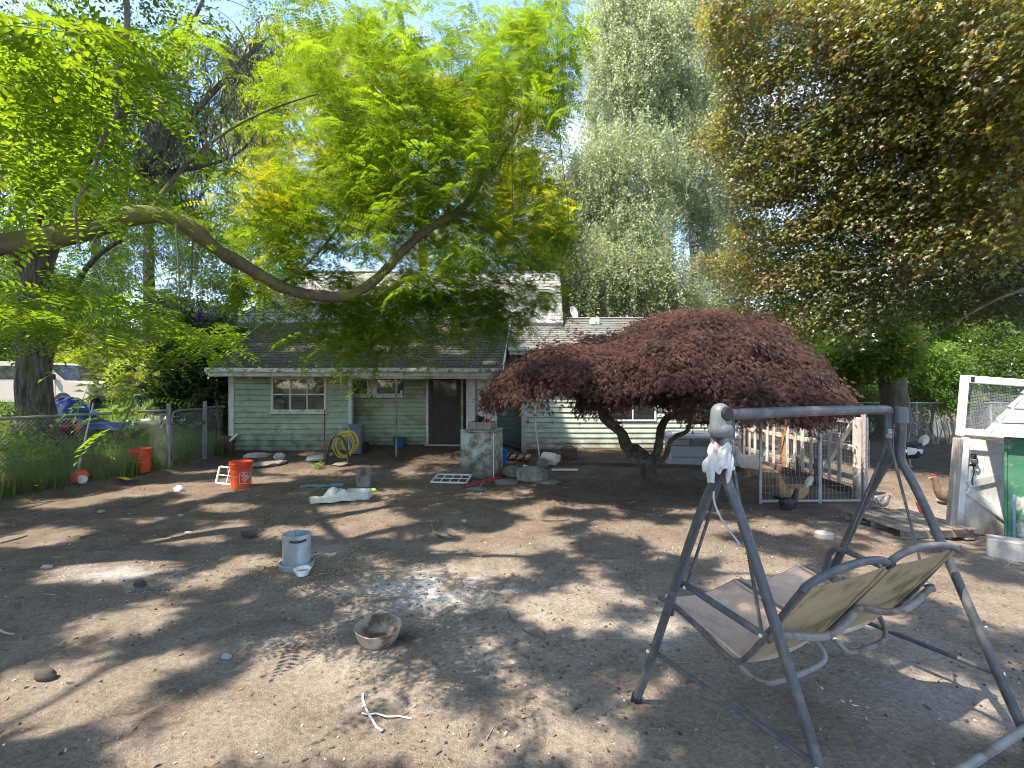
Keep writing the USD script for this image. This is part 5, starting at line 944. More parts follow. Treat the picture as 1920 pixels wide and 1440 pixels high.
# ================================================================ feeders and bowls in the yard
q = G(556, 1062); fd = thing('poultry_feeder', 'galvanised hanging poultry feeder standing in its round pan', 'feeder', q - [0, 0, .005])
obj('pan', lathe([(.001, .004), (.125, .004), (.145, .0), (.149, .048), (.154, .05), (.151, .054), (.143, .052), (.137, .012), (.001, .010)], 44), 'galv', fd, 35)
cy = obj('hopper', lathe([(.108, .02), (.117, .06), (.119, .27), (.123, .272), (.124, .30), (.120, .304), (.116, .30), (.114, .06), (.10, .04)], 44), 'galv', fd, 35)
th = math.atan2(-q[1], -q[0]) + .1
slot = [(.124 * math.cos(th + a), .124 * math.sin(th + a), z) for a, z in ((-.55, .262), (-.2, .255), (.2, .255), (.55, .262))]; obj('handle_slot', tube(spline(slot, 5), [.010] * 16, 8), 'black_plastic', cy, 40)
obj('seam', tube([(.121 * math.cos(th + 1.1), .121 * math.sin(th + 1.1), .05), (.121 * math.cos(th + 1.1), .121 * math.sin(th + 1.1), .28)], .004, 6), 'galv', cy); obj('feed', lathe([(.001, .19), (.06, .185), (.113, .16)], 24), 'grain', fd, 35)
q = G(567, 1078); bw = thing('small_bowl', 'little white bowl of mash in front of the metal feeder', 'bowl', q); obj('bowl', lathe([(.001, .006), (.04, .006), (.045, 0), (.06, .03), (.07, .052), (.074, .054), (.070, .056), (.055, .03), (.04, .012), (.001, .010)], 32), 'bowl_white', bw, 40); obj('mash', lathe([(.001, .036), (.04, .034), (.058, .03)], 20), 'grain', bw, 35)
q = G(709, 1203); bw = thing('rusty_bowl', 'large rusty metal bowl lying open on the bare dirt', 'bowl', q - [0, 0, .012])
BR = [(.001, .010), (.06, .010), (.07, 0), (.095, .012), (.120, .038), (.135, .072), (.141, .104), (.143, .114), (.147, .117), (.143, .121), (.138, .115), (.129, .075), (.110, .040), (.08, .022), (.001, .016)]
v, f = lathe(BR, 44); v = v + (meshkit.fbm(v * 14, 3, 2) - .5)[:, None] * .008; obj('bowl', xform((v, f), rot=(4, 1, 0)), 'bowl_rust', bw, 45); obj('water_stain', lathe([(.001, .026), (.05, .027), (.078, .031)], 24), 'wood_dark', bw, 35)
q = G(678, 914); b = thing('metal_tube', 'open galvanised metal tube standing on the ground behind the white tray', 'tube', q + [0, .12, -.01]); obj('body', xform(lathe([(.120, 0), (.124, .14), (.138, .30), (.141, .31), (.136, .312), (.120, .15), (.115, 0)], 32), scale=.95), 'galv_old', b, 40)
q = G(671, 934); b = thing('white_tray', 'muddy white plastic tray in front of the metal tube', 'tray', q); obj('body', MB().add(cbox(-.17, .17, -.10, .12, 0, .012)).add(beam((-.17, -.10, .055), (.17, -.10, .055), .012, .11)).add(beam((-.17, .12, .055), (.17, .12, .055), .012, .11)).add(beam((-.17, -.094, .055), (-.17, .114, .055), .012, .11)).add(beam((.17, -.094, .055), (.17, .114, .055), .012, .11)), 'tray_white', b); obj('soil', (lambda g: g)(grid(lambda u, v: np.stack([-.16 + .32 * u, -.09 + .2 * v, .05 + .02 * np.sin(u * 9) * np.sin(v * 7)], -1), 12, 10)), 'wood_dark', b, True)
def sackfn(u, v):
    x, y = (u - .5) * .62, (v - .5) * .40; n = meshkit.fbm(np.stack([x * 7, y * 7, 0 * x + 2], -1), 4, 4); e = np.minimum(np.minimum(u, 1 - u), np.minimum(v, 1 - v)) * 4
    return np.stack([x + .05 * n * np.sin(v * 6), y + .05 * (n - .5), .22 * n * np.clip(e, .15, 1) * (.6 + .6 * np.exp(-((u - .7) / .25) ** 2)) - .015], -1)
q = G(622, 936); obj('feed_sack', xform(grid(sackfn, 40, 30, .004), rot=(0, 0, 15), loc=q), 'sack', smooth=True, label='crumpled white feed sack lying left of the muddy tray', cat='sack')
q = G(604, 912); obj('blue_rag', xform(grid(lambda u, v: np.stack([(u - .5) * .65, (v - .5) * .22, .05 * meshkit.fbm(np.stack([u * 5, v * 4, u * 0], -1), 3, 6)], -1), 30, 12, .003), rot=(0, 0, 8), loc=q + [0, 0, -.01]), 'rag_blue', smooth=True, label='faded blue rag trodden into the dirt behind the feed sack', cat='rag')
q = G(697, 922); obj('green_scrap', xform(rock((.06, .03, .03), 8, 2, .4), loc=q + [.02, 0, .02]), 'lime_plastic', smooth=True, label='small lime green scrap beside the metal tube', cat='scrap')
# half buried hoop, stake and coiled hose
hy = 10.0; cc = at(634, 850, hy); hp = thing('wheel_rim', 'rusty half buried wheel rim arching up before the wing wall', 'wheel rim')
arc = [(cc[0] - .02 + .23 * math.cos(a), hy + .06 * math.sin(a * .5), -.05 + cc[2] * .0 + .60 * math.sin(a) + .07) for a in np.linspace(-.25, math.pi + .2, 26)]
def band(pts, w, t):
    P = np.array(pts); m = MB()
    for a, b in zip(P[:-1], P[1:]): m.add(beam(a, b, w, t, up=np.cross(b - a, [0, 1, 0])))
    return m
obj('rim', band(arc, .085, .016), 'rust', hp); obj('rim_lip', tube(np.array(arc) - [0, .045, 0], .012, 6), 'rust', hp, 40)
q = G(608, 872); obj('iron_stake', tube([q - [0, 0, .1], (q[0] + .01, q[1], at(608, 768, q[1])[2])], .013, 8), 'rust', smooth=40, label='thin dark iron stake standing left of the buried wheel rim', cat='stake')
def coil(c, r, n, tilt, rad, seed):
    rs = np.random.default_rng(seed); pts = []
    for i, a in enumerate(np.linspace(0, n * 2 * np.pi, n * 22)):
        k = r * (1 + .12 * math.sin(a * .37 + seed) + .06 * math.sin(a * 1.3)); pts.append(c + [k * math.cos(a) * .8, .03 * math.sin(a * .7) + .06 * (i / (n * 22)), k * math.sin(a)])
    return tube(pts, rad, 6)
obj('yellow_hose', MB().add(coil(at(645, 835, 10.15), .24, 4, 0, .010, 2)).add(coil(at(655, 828, 10.2), .20, 3, 0, .010, 5)), 'hose_yellow', smooth=True, label='loose coil of yellow hose hanging on the rusty wheel rim', cat='hose')

# ================================================================ washing machine and its tray
q = G(861, 897); wm = thing('washing_machine', 'grimy white washing machine standing alone in the yard before the porch', 'washing machine', q + [0.02, 0, 0], -13)
obj('cabinet', cbox(0, .60, 0, .62, .0, .80, .014), 'washer', wm, 30); obj('lid', cbox(-.006, .606, -.006, .626, .803, .835, .012), 'washer', wm, 30); obj('toe_panel', cbox(.02, .58, -.012, -.002, .03, .16, .004), 'washer', wm); obj('edge_trim', cbox(.585, .602, -.006, .004, .0, .80, .003), 'trim_white', wm)
T = lambda m: xform(m, rot=(0, 0, -13), loc=q + [.02, 0, 0])
pl_ = thing('planter_box', 'small weathered wooden tray of scraps on top of the washing machine', 'tray', (0, 0, 0)); W0, W1, D0, D1, Z0 = .12, .54, .06, .40, .838
for a, b in (((W0, D0, Z0 + .07), (W1, D0, Z0 + .07)), ((W0, D1, Z0 + .07), (W1, D1, Z0 + .07))): obj('side', T(beam(a, b, .016, .13)), 'wood_grey', pl_)
for x in (W0 + .01, W1 - .01): obj('end', T(beam((x, D0 + .01, Z0 + .07), (x, D1 - .01, Z0 + .07), .016, .13)), 'wood_grey', pl_)
obj('base', T(cbox(W0 + .02, W1 - .02, D0 + .01, D1 - .01, Z0 + .006, Z0 + .02)), 'wood_dark', pl_)
obj('black_bag', T(xform(grid(lambda u, v: np.stack([(u - .5) * .16, .03 * np.sin(u * 7 + v * 4), .22 * v], -1), 12, 12, .006), rot=(-18, 14, 10), loc=(.25, .18, Z0 + .03))), 'black_plastic', smooth=40, label='creased black bag standing in the tray on the washing machine', cat='bag')
for i, (x, y) in enumerate(((.36, .15), (.42, .2), (.46, .14))): obj('red_cup', T(xform(lathe([(.001, 0), (.026, 0), (.034, .07), (.031, .07), (.001, .01)], 16), rot=(0, (60, 12, 80)[i], i * 50), loc=(x, y, Z0 + .12))), 'red_plastic', smooth=40, label=['red cup tipped over in the tray, nearest the black bag', 'red cup standing among others in the tray', 'red cup lying at the right end of the tray'][i], cat='cup', group='red cups in the tray')
# red handled loppers and clutter on the ground
lp = thing('loppers', 'red handled loppers lying on the dirt before the washing machine', 'loppers'); a0, a1, a2 = G(868, 917), G(908, 907), G(938, 899)
obj('handle', tube(spline([a0 + [0, 0, .03], a1 + [0, 0, .05], a2 + [0, 0, .04]], 6), .016, 8), 'red_plastic', lp, 40); obj('handle', tube(spline([G(880, 912) + [0, .04, .03], a1 + [0, .03, .05], G(935, 904) + [0, 0, .03]], 6), .014, 8), 'red_plastic', lp, 40); obj('blade', beam(G(899, 918) + [0, 0, .04], a1 + [0, 0, .05], .03, .012), 'gray_plastic', lp)
for i, (px, py, r, lb) in enumerate(((998, 903, (.27, .17, .15), 'big rounded boulder lying on flat stones right of the washing machine'), (962, 893, (.20, .18, .10), 'squarish grey stone behind the big boulder'), (950, 906, (.20, .14, .05), 'flat stone at the left foot of the big boulder'), (1024, 905, (.24, .15, .04), 'flat stone sunk at the right foot of the big boulder'), (1018, 878, (.12, .10, .12), 'dark block of stone beside the white jug'), (893, 918, (.16, .10, .03), 'flat stone in the dirt before the loppers'))):
    q = G(px, py); obj('stone', xform(rock(r, 10 + i, 3, .26, 2.2), loc=q + [0, 0, r[2] * (.75 if i in (0, 1, 4) else .3)]), 'stone' if i < 2 else 'slab_stone', smooth=True, label=lb, cat='stone', group='stones right of the washing machine')
for i, (px, py, r, rz, lb) in enumerate(((478, 858, (.24, .10, .07), 5, 'pale flat block against the foot of the wing wall, leftmost'), (524, 861, (.11, .09, .09), 30, 'small upright block below the six pane window'), (592, 862, (.22, .13, .06), -12, 'tilted pale slab left of the buried wheel rim'), (500, 872, (.36, .16, .05), 12, 'long trodden stone slab below the six pane window'), (640, 872, (.18, .1, .04), 0, 'flat stone in front of the buried wheel rim'), (445, 872, (.14, .1, .06), 20, 'small stone behind the orange bucket by the gate'))):
    q = G(px, py); obj('rubble', xform(MB().add(rock(r, 30 + i, 3, .30, 2.4)).get(), rot=(4, -5, rz), loc=q + [0, 0, r[2] * .5]), 'concrete' if i in (0, 1, 2) else 'slab_stone', smooth=True, label=lb, cat='stone', group='rubble along the wing wall')
q = G(1031, 872); jg = thing('white_jug', 'dirty white plastic drum lying on its side by the stones', 'drum', q + [0, 0, .13], -20); obj('body', xform(lathe([(.001, -.17), (.09, -.17), (.115, -.15), (.125, -.05), (.125, .1), (.11, .15), (.05, .18), (.045, .2), (.001, .2)], 28), rot=(10, 96, 0)), 'sack', jg, 40)
obj('white_pole', tube([G(1012, 862) + [0, 0, .02], at(997, 742, 10.1)], .016, 8), 'trim_white', smooth=40, label='slim white pole leaning on the laceleaf maple crown', cat='pole')
for a, b, lb in (((982, 876), (1009, 881), 'short white pipe lying left of the dirty drum'), ((1035, 884), (1083, 884), 'longer white pipe lying right of the dirty drum')): obj('white_pipe', tube([G(*a) + [0, 0, .03], G(*b) + [0, 0, .03]], .02, 10), 'trim_white', smooth=40, label=lb, cat='pipe', group='white pipes on the dirt')
q = G(1067, 862); pt = thing('iron_pot', 'dark iron pot with twigs standing at the foot of the house wall', 'pot', q); obj('body', lathe([(.001, 0), (.12, 0), (.18, .08), (.19, .15), (.17, .21), (.19, .23), (.17, .23), (.15, .2), (.001, .1)], 28), 'rust', pt, 40)
for i in range(5): q2 = rng.normal(0, .08, 2); obj('twig', tube(spline([(-.15 + q2[0], q2[1], .22), (0, q2[1] * .5, .28 + .02 * i), (.15 - q2[0], -q2[1], .24)], 4), .006, 5), 'twig', pt)
for i in range(4): q = G(952 + i * 13, 858 + i * 2); obj('deck_board', beam((q[0] - .06, q[1] - .35, q[2] + .05 + .004 * i), (q[0] + .02, q[1] + .45, q[2] + .06 + .004 * i), .115, .03), 'wood_dark', label=['leftmost dark plank lying beside the blue pail', 'second dark plank from the blue pail', 'third dark plank from the blue pail', 'dark plank farthest from the blue pail'][i], cat='plank', group='planks by the blue pail')
a, b = G(1052, 878), G(1400, 888); obj('edging_board', beam((a[0], a[1] + .2, a[2] + .05), (b[0], b[1] + .1, b[2] + .05), .05, .13), 'wood_dark', label='long dark edging timber along the bed behind the laceleaf maple', cat='timber')
hs = [G(*q) + [0, 0, .02] for q in ((1400, 898), (1350, 905), (1310, 901), (1285, 891), (1292, 884), (1330, 881), (1390, 884))]; obj('garden_hose', tube(spline(hs, 8), .011, 8), 'hose_dark', smooth=True, label='dark hose looping on the soil right of the maple trunk', cat='hose')
# deck box
q = G(1330, 881); db = thing('deck_box', 'grey plastic garden storage box with pale lid beside the house wall', 'storage box', (q[0], q[1] + .45, q[2]), -7)
for i, (z0, z1) in enumerate(((0, .20), (.207, .42), (.427, .55))): obj('side_panel', cbox(-.62 + .01 * (2 - i), .62 - .01 * (2 - i), -.33 - .006 * i, .33, z0, z1, .02), 'deck_box', db, 30)
obj('lid', skin([[((-.60, -.31, .585), .035), ((.60, -.31, .585), .035)], [((-.60, .31, .60), .035), ((.60, .31, .60), .035)]], .09, 2) if False else cbox(-.65, .65, -.37, .36, .557, .64, .03), 'deck_box_lid', db, 30)
obj('lid_rib', cbox(-.55, .55, -.28, .28, .642, .66, .01), 'deck_box_lid', db, 30); obj('handle_recess', cbox(-.28, .28, -.352, -.344, .44, .53, .003), 'gray_plastic', db)

# ================================================================ picket run and wire panel
RX = 4.92
pf = thing('picket_fence', 'pale picket fence of the hen run with wire stapled behind it', 'fence')
ys = np.linspace(7.45, 10.5, 14)
for i, y in enumerate(ys):
    if abs(y - 9.0) < .10: continue
    w_ = .075 * rng.uniform(.85, 1.1); h_ = .93 + rng.normal(0, .025); tl = rng.normal(0, .008)
    obj('picket', xform(cbox(-.011, .011, -w_ / 2, w_ / 2, .16, h_), rot=(math.degrees(tl), 0, 0), loc=(RX - .055, y, 0)), 'wood_pale', pf)
for z in (.30, .72): obj('rail', cbox(RX - .042, RX - .006, 7.2, 10.55, z - .04, z + .04), 'wood_pale' if z > .5 else 'wood_grey', pf)
obj('base_board', cbox(RX - .10, RX - .068, 7.15, 10.6, .06, .18), 'wood_dark', pf)
for y, mt, h_, w_ in ((9.0, 'wood_orange', 1.13, .105), (10.62, 'wood_dark', 1.12, .1), (7.12, 'wood_pale', 1.16, .10), (8.05, 'wood_dark', .45, .09), (8.6, 'wood_dark', .42, .09)): obj('post', cbox(RX - .055, RX + .05, y - w_ / 2, y + w_ / 2, -.1, h_), mt, pf)
obj('brace', beam((RX - .02, 7.2, 1.1), (RX - .02, 7.95, .2), .03, .07, up=(1, 0, 0)), 'wood_pale', pf); obj('top_board', beam((RX, 7.16, 1.10), (RX, 10.6, 1.08), .03, .06), 'wood_grey', pf)
def wire_grid(fn, nu, nv, r):
    m = MB()
    for i in range(nu + 1): m.add(tube([fn(i / nu, t) for t in np.linspace(0, 1, 4)], r, 3, False))
    for j in range(nv + 1): m.add(tube([fn(t, j / nv) for t in np.linspace(0, 1, 5)], r, 3, False))
    return m
obj('wire_mesh', wire_grid(lambda u, v: np.array([RX + .01, 7.15 + 3.4 * u, .08 + 1.0 * v]), 62, 11, .0016), 'galv', pf, kind='stuff')
wp_ = thing('poultry_fence', 'galvanised pipe framed wire panel standing before the picket run', 'fence panel'); WYp = 6.84; xa, xm, xb = at(1426, 0, WYp)[0], at(1537, 0, WYp)[0], at(1625, 0, WYp)[0]; zt_ = at(0, 783, WYp)[2]
for x, r in ((xa, .02), (xm, .024), (xb, .018)): obj('upright', tube([(x, WYp, -.02), (x, WYp, zt_)], r, 10), 'galv', wp_, 40)
obj('bottom_pipe', tube([(xa, WYp, .035), (xb, WYp, .05)], .018, 10), 'galv', wp_, 40); obj('wire_mesh', wire_grid(lambda u, v: np.array([xa + (xb - xa) * u, WYp - .022 + .03 * math.sin(u * 5) * math.sin(v * 3), .06 + (zt_ - .08) * v]), 27, 11, .0017), 'galv', wp_, kind='stuff')
xw = at(1630, 0, 6.7)[0]; obj('end_post', cbox(xw, xw + .035, 6.80, 6.87, -.05, zt_ + .05), 'wood_grey', wp_)
bx = at(1384, 788, 10.9); obj('white_tank', xform(rock((.20, .16, .26), 44, 3, .08), loc=(bx[0], 10.9, .93)), 'dish_white', smooth=True, label='pale rounded container standing behind the deck box by the run', cat='container')
obj('tank_stand', cbox(bx[0] - .2, bx[0] + .2, 10.75, 11.05, .0, .68), 'wood_grey', label='weathered wooden stand under the pale container', cat='stand')

# ================================================================ hens
def hen(label, loc, rot, mats, s=1.0, sit=False, tail_up=True, name='hen', group=None):
    h = thing(name, label, 'hen', loc, rot, group)
    z = .12 if sit else .21
    v, f = skin([[((-.13, 0, z + .06), .055), ((-.05, 0, z + .01), .105), ((.06, 0, z), .10), ((.12, 0, z + .05), .065)], [((.12, 0, z + .05), .062), ((.155, 0, z + .13), .042), ((.172, 0, z + .20), .031)], [((.172, 0, z + .20), .031), ((.19, 0, z + .205), .028)]], .02, 10)
    obj('body', xform((v * s, f)), mats[0], h, True)
    obj('beak', xform((np.array([(.215, -.01, z + .205), (.215, .01, z + .205), (.215, 0, z + .219), (.245, 0, z + .198)]) * s, np.array([[0, 1, 2], [0, 3, 1], [1, 3, 2], [2, 3, 0]]))), 'beak', h)
    obj('comb', xform(grid(lambda u, v_: np.stack([.155 + .055 * u, 0 * u, z + .225 + (.016 + .012 * np.abs(np.sin(u * 9))) * v_], -1), 10, 3, .006), scale=s), 'comb_red', h); obj('wattle', xform(rock((.008, .006, .016), 3, 1, .1), loc=np.array((.205, 0, z + .178)) , scale=1), 'comb_red', h) if s == 1 else None
    for sg in (-1, 1):
        obj('wing', xform(grid(lambda u, v_: np.stack([.075 - .19 * u, sg * (.104 - .02 * u - .03 * (v_ - .5) ** 2), z + .065 - .03 * u - .10 * v_ * (1 - .6 * u)], -1), 9, 6, .012), scale=s), mats[1], h, 50); obj('eye', xform(trimesh.creation.icosphere(1, .005), loc=np.array((.193, sg * .026, z + .212)) * s), 'black_plastic', h)
    tf = MB()
    for k in range(9):
        a = (k - 4) * .16; up = .14 if tail_up else .05; tf.add(quadleaf(np.array((-.13, .01 * (k - 4), z + .075)) * s, np.array((-.55, a * .5, up * 6)), np.array((0, 1.0, a)), (.19 - .006 * abs(k - 4) ** 1.5) * s, .05 * s, .05, .25))
    obj('tail', tf, mats[2], h)
    if not sit:
        for sg in (-1, 1): obj('leg', MB().add(tube(np.array([(0, sg * .04, z - .06), (.012, sg * .042, .09), (0, sg * .042, .012)]) * s, .009 * s, 6)).add(tube(np.array([(-.03, sg * .042, .008), (.055, sg * .05, .006)]) * s, .006 * s, 5)).add(tube(np.array([(0, sg * .042, .008), (.045, sg * .075, .006)]) * s, .005 * s, 5)), 'beak', h)
    return h
q = G(1488, 941); hen('buff orange hen sitting behind the wire panel by the picket run', q, 165, ('feather_buff', 'feather_buff', 'feather_white'), 1.08, True)
q = G(1478, 958); hen('black hen dust bathing in front of the wire panel', q, 20, ('feather_black', 'feather_black', 'feather_black'), .78, True, False)
q = G(1404, 893); hen('pale cream hen standing by the left end of the run', q, 150, ('feather_white', 'feather_white', 'feather_white'), 1.2)
q = G(1704, 876); hen('black hen with a big cream tail plume in the back yard', q, 170, ('feather_black', 'feather_white', 'feather_white'), 1.5)
q = G(1783, 945); hen('dark brown hen half hidden by the white gate', q, 160, ('wood_dark', 'rust', 'feather_black'), 1.05, True)
q = G(1651, 958); hen('small speckled grey chick standing behind the pallet', q, -70, ('feather_grey', 'feather_grey', 'feather_grey'), .58)
# ================================================================ pallet, stones
pc = np.array([4.44, 5.66]); pl2 = thing('wooden_pallet', 'weathered wooden pallet lying before the white gate', 'pallet', (*pc, float(gz(*pc)) - .01), 6)
for i, x in enumerate(np.linspace(-.36, .36, 6)): obj('slat', cbox(x - .055 + rng.normal(0, .005), x + .055, -.44 + rng.normal(0, .015), .44, .103, .121, .003), 'pallet_wood', pl2)
for y in (-.38, 0, .38): obj('stringer', cbox(-.41, .41, y - .02, y + .02, .022, .101, .003), 'pallet_wood', pl2)
for x in (-.34, 0, .34): obj('bottom_slat', cbox(x - .05, x + .05, -.43, .43, .0, .019, .003), 'pallet_wood', pl2)
q = G(1545, 1008); obj('round_paver', xform(lathe([(.001, .06), (.07, .06), (.085, .05), (.09, .0)], 28), loc=q), 'concrete', smooth=40, label='small round pale concrete block lying alone beyond the swing', cat='block')
q = G(1737, 975); obj('red_scoop', xform(grid(lambda u, v: np.stack([(u - .5) * .12, .03 * np.cos((u - .5) * 3), .22 * v], -1), 8, 6, .005), rot=(-25, 12, 30), loc=q), 'red_plastic', smooth=40, label='red plastic scoop standing behind the pallet', cat='scoop')
# ================================================================ white gate, screen and green coop
gq = G(1789, 1003); GT = lambda m: xform(xform(m, rot=(0, 4.5, 0)), rot=(0, 0, -4), loc=gq)
wg = thing('white_gate', 'white board gate with diagonal braces and black latch at the right', 'gate'); W_, H_ = .78, 1.06
for i in range(4): obj('board', GT(cbox(.075 + i * .176, .075 + (i + 1) * .176 - .004, .0, .018, .03, H_ - .01, .002)), 'gate_white', wg)
obj('stile', GT(cbox(-.0, .075 - .003, -.022, .022, 0, H_)), 'gate_white', wg); obj('rail', GT(cbox(.078, W_, -.024, -.002, H_ - .13, H_ - .02)), 'gate_white', wg); obj('brace', GT(beam((.09, -.012, .56), (W_, -.012, .80), .085, .020, up=(0, 1, 0))), 'gate_white', wg); obj('brace', GT(beam((.09, -.012, .50), (W_ - .1, -.012, .12), .085, .020, up=(0, 1, 0))), 'gate_white', wg)
obj('side_post', GT(cbox(-.065, -.004, -.03, .05, -.03, 1.05)), 'wood_grey', wg)
la = obj('latch', GT(cbox(.075, .135, -.036, -.026, .84, .90, .003)), 'black_plastic', wg); obj('ring', GT(xform(trimesh.creation.torus(.034, .006, 20, 8), rot=(90, 0, 0), loc=(.105, -.045, .825))), 'black_plastic', la, 40); obj('hasp', GT(cbox(.075, .14, -.034, -.026, .76, .785, .003)), 'black_plastic', la); obj('bolt', GT(tube([(.105, -.05, .865), (.105, -.03, .87)], .02, 10)), 'black_plastic', la)
obj('chain', GT(tube(spline([(.105, -.035, .76), (.12, -.035, .68), (.112, -.03, .62), (.128, -.03, .56)], 5), .006, 6)), 'black_plastic', la)
sc = thing('screen_frame', 'white wooden frame with wire screen standing above the white gate', 'screen'); Sy = .09
ST2 = lambda m: xform(xform(m, rot=(0, 4.5, 0)), rot=(0, 0, -4), loc=gq + [0, 0, 0])
for a in ((.005, .085, H_ + .01, 1.74), (.95, 1.03, H_ + .01, 1.74)): obj('stile', ST2(cbox(a[0], a[1], Sy - .02, Sy + .02, a[2], a[3])), 'gate_white', sc)
for z in (1.70, H_ + .06): obj('rail', ST2(cbox(.088, .947, Sy - .018, Sy + .018, z - .04, z + .04)), 'gate_white', sc)
obj('corner_plate', ST2(cbox(.09, .13, Sy - .026, Sy - .02, 1.67, 1.73, .002)), 'black_plastic', sc)
obj('wire_screen', ST2(wire_grid(lambda u, v: np.array([.085 + .865 * u, Sy + .022, H_ + .06 + .62 * v]), 52, 38, .0013).get()), 'mesh_grey', sc, kind='stuff')
cq = G(1886, 1055); co = thing('green_coop', 'small green wooden coop with pale board roof at the right edge', 'coop', (4.94, 5.0, -.02), -42)
for i in range(6): obj('board', cbox(.0 + i * .18, (i + 1) * .18 - .004, .0, .02, .02, 1.13, .003), 'coop_green', co)
for i in range(6): obj('side_board', cbox(.002, .020, .022 + i * .064, .022 + (i + 1) * .064 - .004, .02, 1.13, .003), 'coop_green', co)
obj('corner_post', cbox(-.022, -.001, -.022, .04, .0, 1.14), 'coop_green', co); obj('back', cbox(.03, 1.08, .415, .435, .02, 1.13), 'coop_green', co); obj('trim_strip', cbox(.035, .06, -.012, -.001, .1, .55, .003), 'rag_blue', co)
apex = np.array([.50, .18, 2.10]); cr = [np.array(q) for q in ((-.14, -.09, 1.12), (1.15, -.09, 1.12), (1.15, .44, 1.12), (-.14, .44, 1.12))]
for k in range(4):
    a, b = cr[k], cr[(k + 1) % 4]; n_ = np.cross(b - a, apex - a); n_ /= np.linalg.norm(n_)
    for j in range(7):
        t0, t1 = j / 7, (j + 1.10) / 7; t1 = min(t1, .985)
        q4 = [a + (apex - a) * t0, b + (apex - b) * t0, b + (apex - b) * t1, a + (apex - a) * t1]
        obj('roof_board', hexa([q4[0] + n_ * .012, q4[1] + n_ * .012, q4[2], q4[3], q4[0] + n_ * .03, q4[1] + n_ * .03, q4[2] + n_ * .012, q4[3] + n_ * .012]), 'coop_roof', co)
hk = np.array([.17, -.09, 1.10]); obj('yellow_hook', tube(spline([hk, hk + [0, -.02, -.06], hk + [.0, -.02, -.14], hk + [-.02, -.03, -.17]], 5), .008, 6), 'hose_yellow', co, 40)
for z in (.32, .62): obj('hinge', cbox(.33, .39, -.012, -.001, z, z + .05, .002), 'rust', co)
bq = G(1850, 1042); obj('concrete_block', xform(cbox(0, .62, -.02, .18, -.02, .17, .012), rot=(0, 0, -40), loc=bq), 'concrete', label='pale concrete block lying before the green coop', cat='block', smooth=30)

# back fence, van, tarp
bf = thing('back_fence', 'low chain link fence across the back of the right hand yard', 'fence'); B0, B1 = (8.2, 16.0), (18.0, 16.4)
obj('top_rail', tube([(*B0, 1.08), (*B1, 1.08)], .02, 8), 'galv', bf, 40); obj('chain_link', chain_link(MB(), B0, B1, .02, 1.08, .075, .0026), 'galv', bf, kind='stuff')
for x in (8.2, 10.6, 13.1, 15.6, 18): obj('post', tube([(x, 16 + (x - 8.2) * .041 + .03, -.05), (x, 16 + (x - 8.2) * .041 + .03, 1.12)], .026, 8), 'galv', bf, 40)
VX, VY = at(205, 0, 19.5)[0], 19.5; vz = float(gz(VX - 2, VY)) + .02
vn = thing('beige_van', 'beige van parked beyond the old tree, seen from its right side', 'van', (VX, VY, vz))
prof = np.array([(0, .55), (-.02, .85), (-.12, 1.0), (-1.0, 1.12), (-1.75, 1.72), (-2.1, 1.82), (-5.3, 1.86), (-5.45, 1.7), (-5.5, .5), (-5.4, .32), (-.1, .32)])
from shapely.geometry import Polygon
def extr(poly, y0, y1):
    t = trimesh.creation.extrude_polygon(Polygon(poly), y1 - y0); v = np.array(t.vertices); return np.c_[v[:, 0], v[:, 2] + y0, v[:, 1]], np.array(t.faces)[:, ::-1]
low_ = [(0, .55), (-.02, .85), (-.12, 1.0), (-1.0, 1.12), (-5.47, 1.12), (-5.5, .5), (-5.4, .32), (-.1, .32)]
obj('body', extr(low_, -.95, .95), 'van_paint', vn); obj('roof', extr([(-1.02, 1.123), (-1.75, 1.72), (-2.1, 1.82), (-5.3, 1.86), (-5.45, 1.7), (-5.46, 1.123)], -.88, .88), 'van_paint', vn)
obj('front_window', extr([(-1.22, 1.16), (-1.80, 1.62), (-2.45, 1.66), (-2.45, 1.16)], -.895, -.885), 'dark_glass', vn); obj('side_window', extr([(-2.75, 1.16), (-2.75, 1.66), (-4.0, 1.68), (-4.0, 1.16)], -.895, -.885), 'dark_glass', vn); obj('side_window', extr([(-4.15, 1.16), (-4.15, 1.68), (-5.25, 1.68), (-5.25, 1.16)], -.895, -.885), 'dark_glass', vn); obj('windscreen', extr([(-.98, 1.14), (-1.70, 1.73), (-1.74, 1.73), (-1.02, 1.14)], -.8, .8), 'dark_glass', vn)
obj('door_seam', box(-2.60, -2.585, -.954, -.951, .45, 1.11), 'black_plastic', vn); obj('door_seam', box(-1.25, -1.235, -.954, -.951, .45, 1.11), 'black_plastic', vn); obj('handle', cbox(-2.48, -2.33, -.975, -.951, .88, 1.0), 'black_plastic', vn); obj('mirror', cbox(-1.32, -1.18, -1.12, -.96, 1.14, 1.36, .03), 'black_plastic', vn, 30); obj('bumper', cbox(-.12, .06, -.9, .9, .36, .54, .02), 'gray_plastic', vn); obj('headlight', cbox(-.05, .012, -.85, -.55, .68, .84), 'glass', vn)
for x in (-.95, -4.4):
    for y in (-.86, .86):
        w = obj('wheel', xform(lathe([(.20, -.1), (.33, -.1), (.35, -.06), (.35, .06), (.33, .1), (.20, .1)], 26), rot=(90, 0, 0), loc=(x, y, .34)), 'tyre', vn, 35); obj('rim', xform(lathe([(.001, .06), (.08, .08), (.2, .05), (.2, -.05)], 20), rot=(90, 0, 0), loc=(x, y - .03 if y < 0 else y + .03, .34)), 'galv', w, 35)
tq = np.array([at(150, 0, 11)[0], 11.0]); tz = float(gz(*tq))
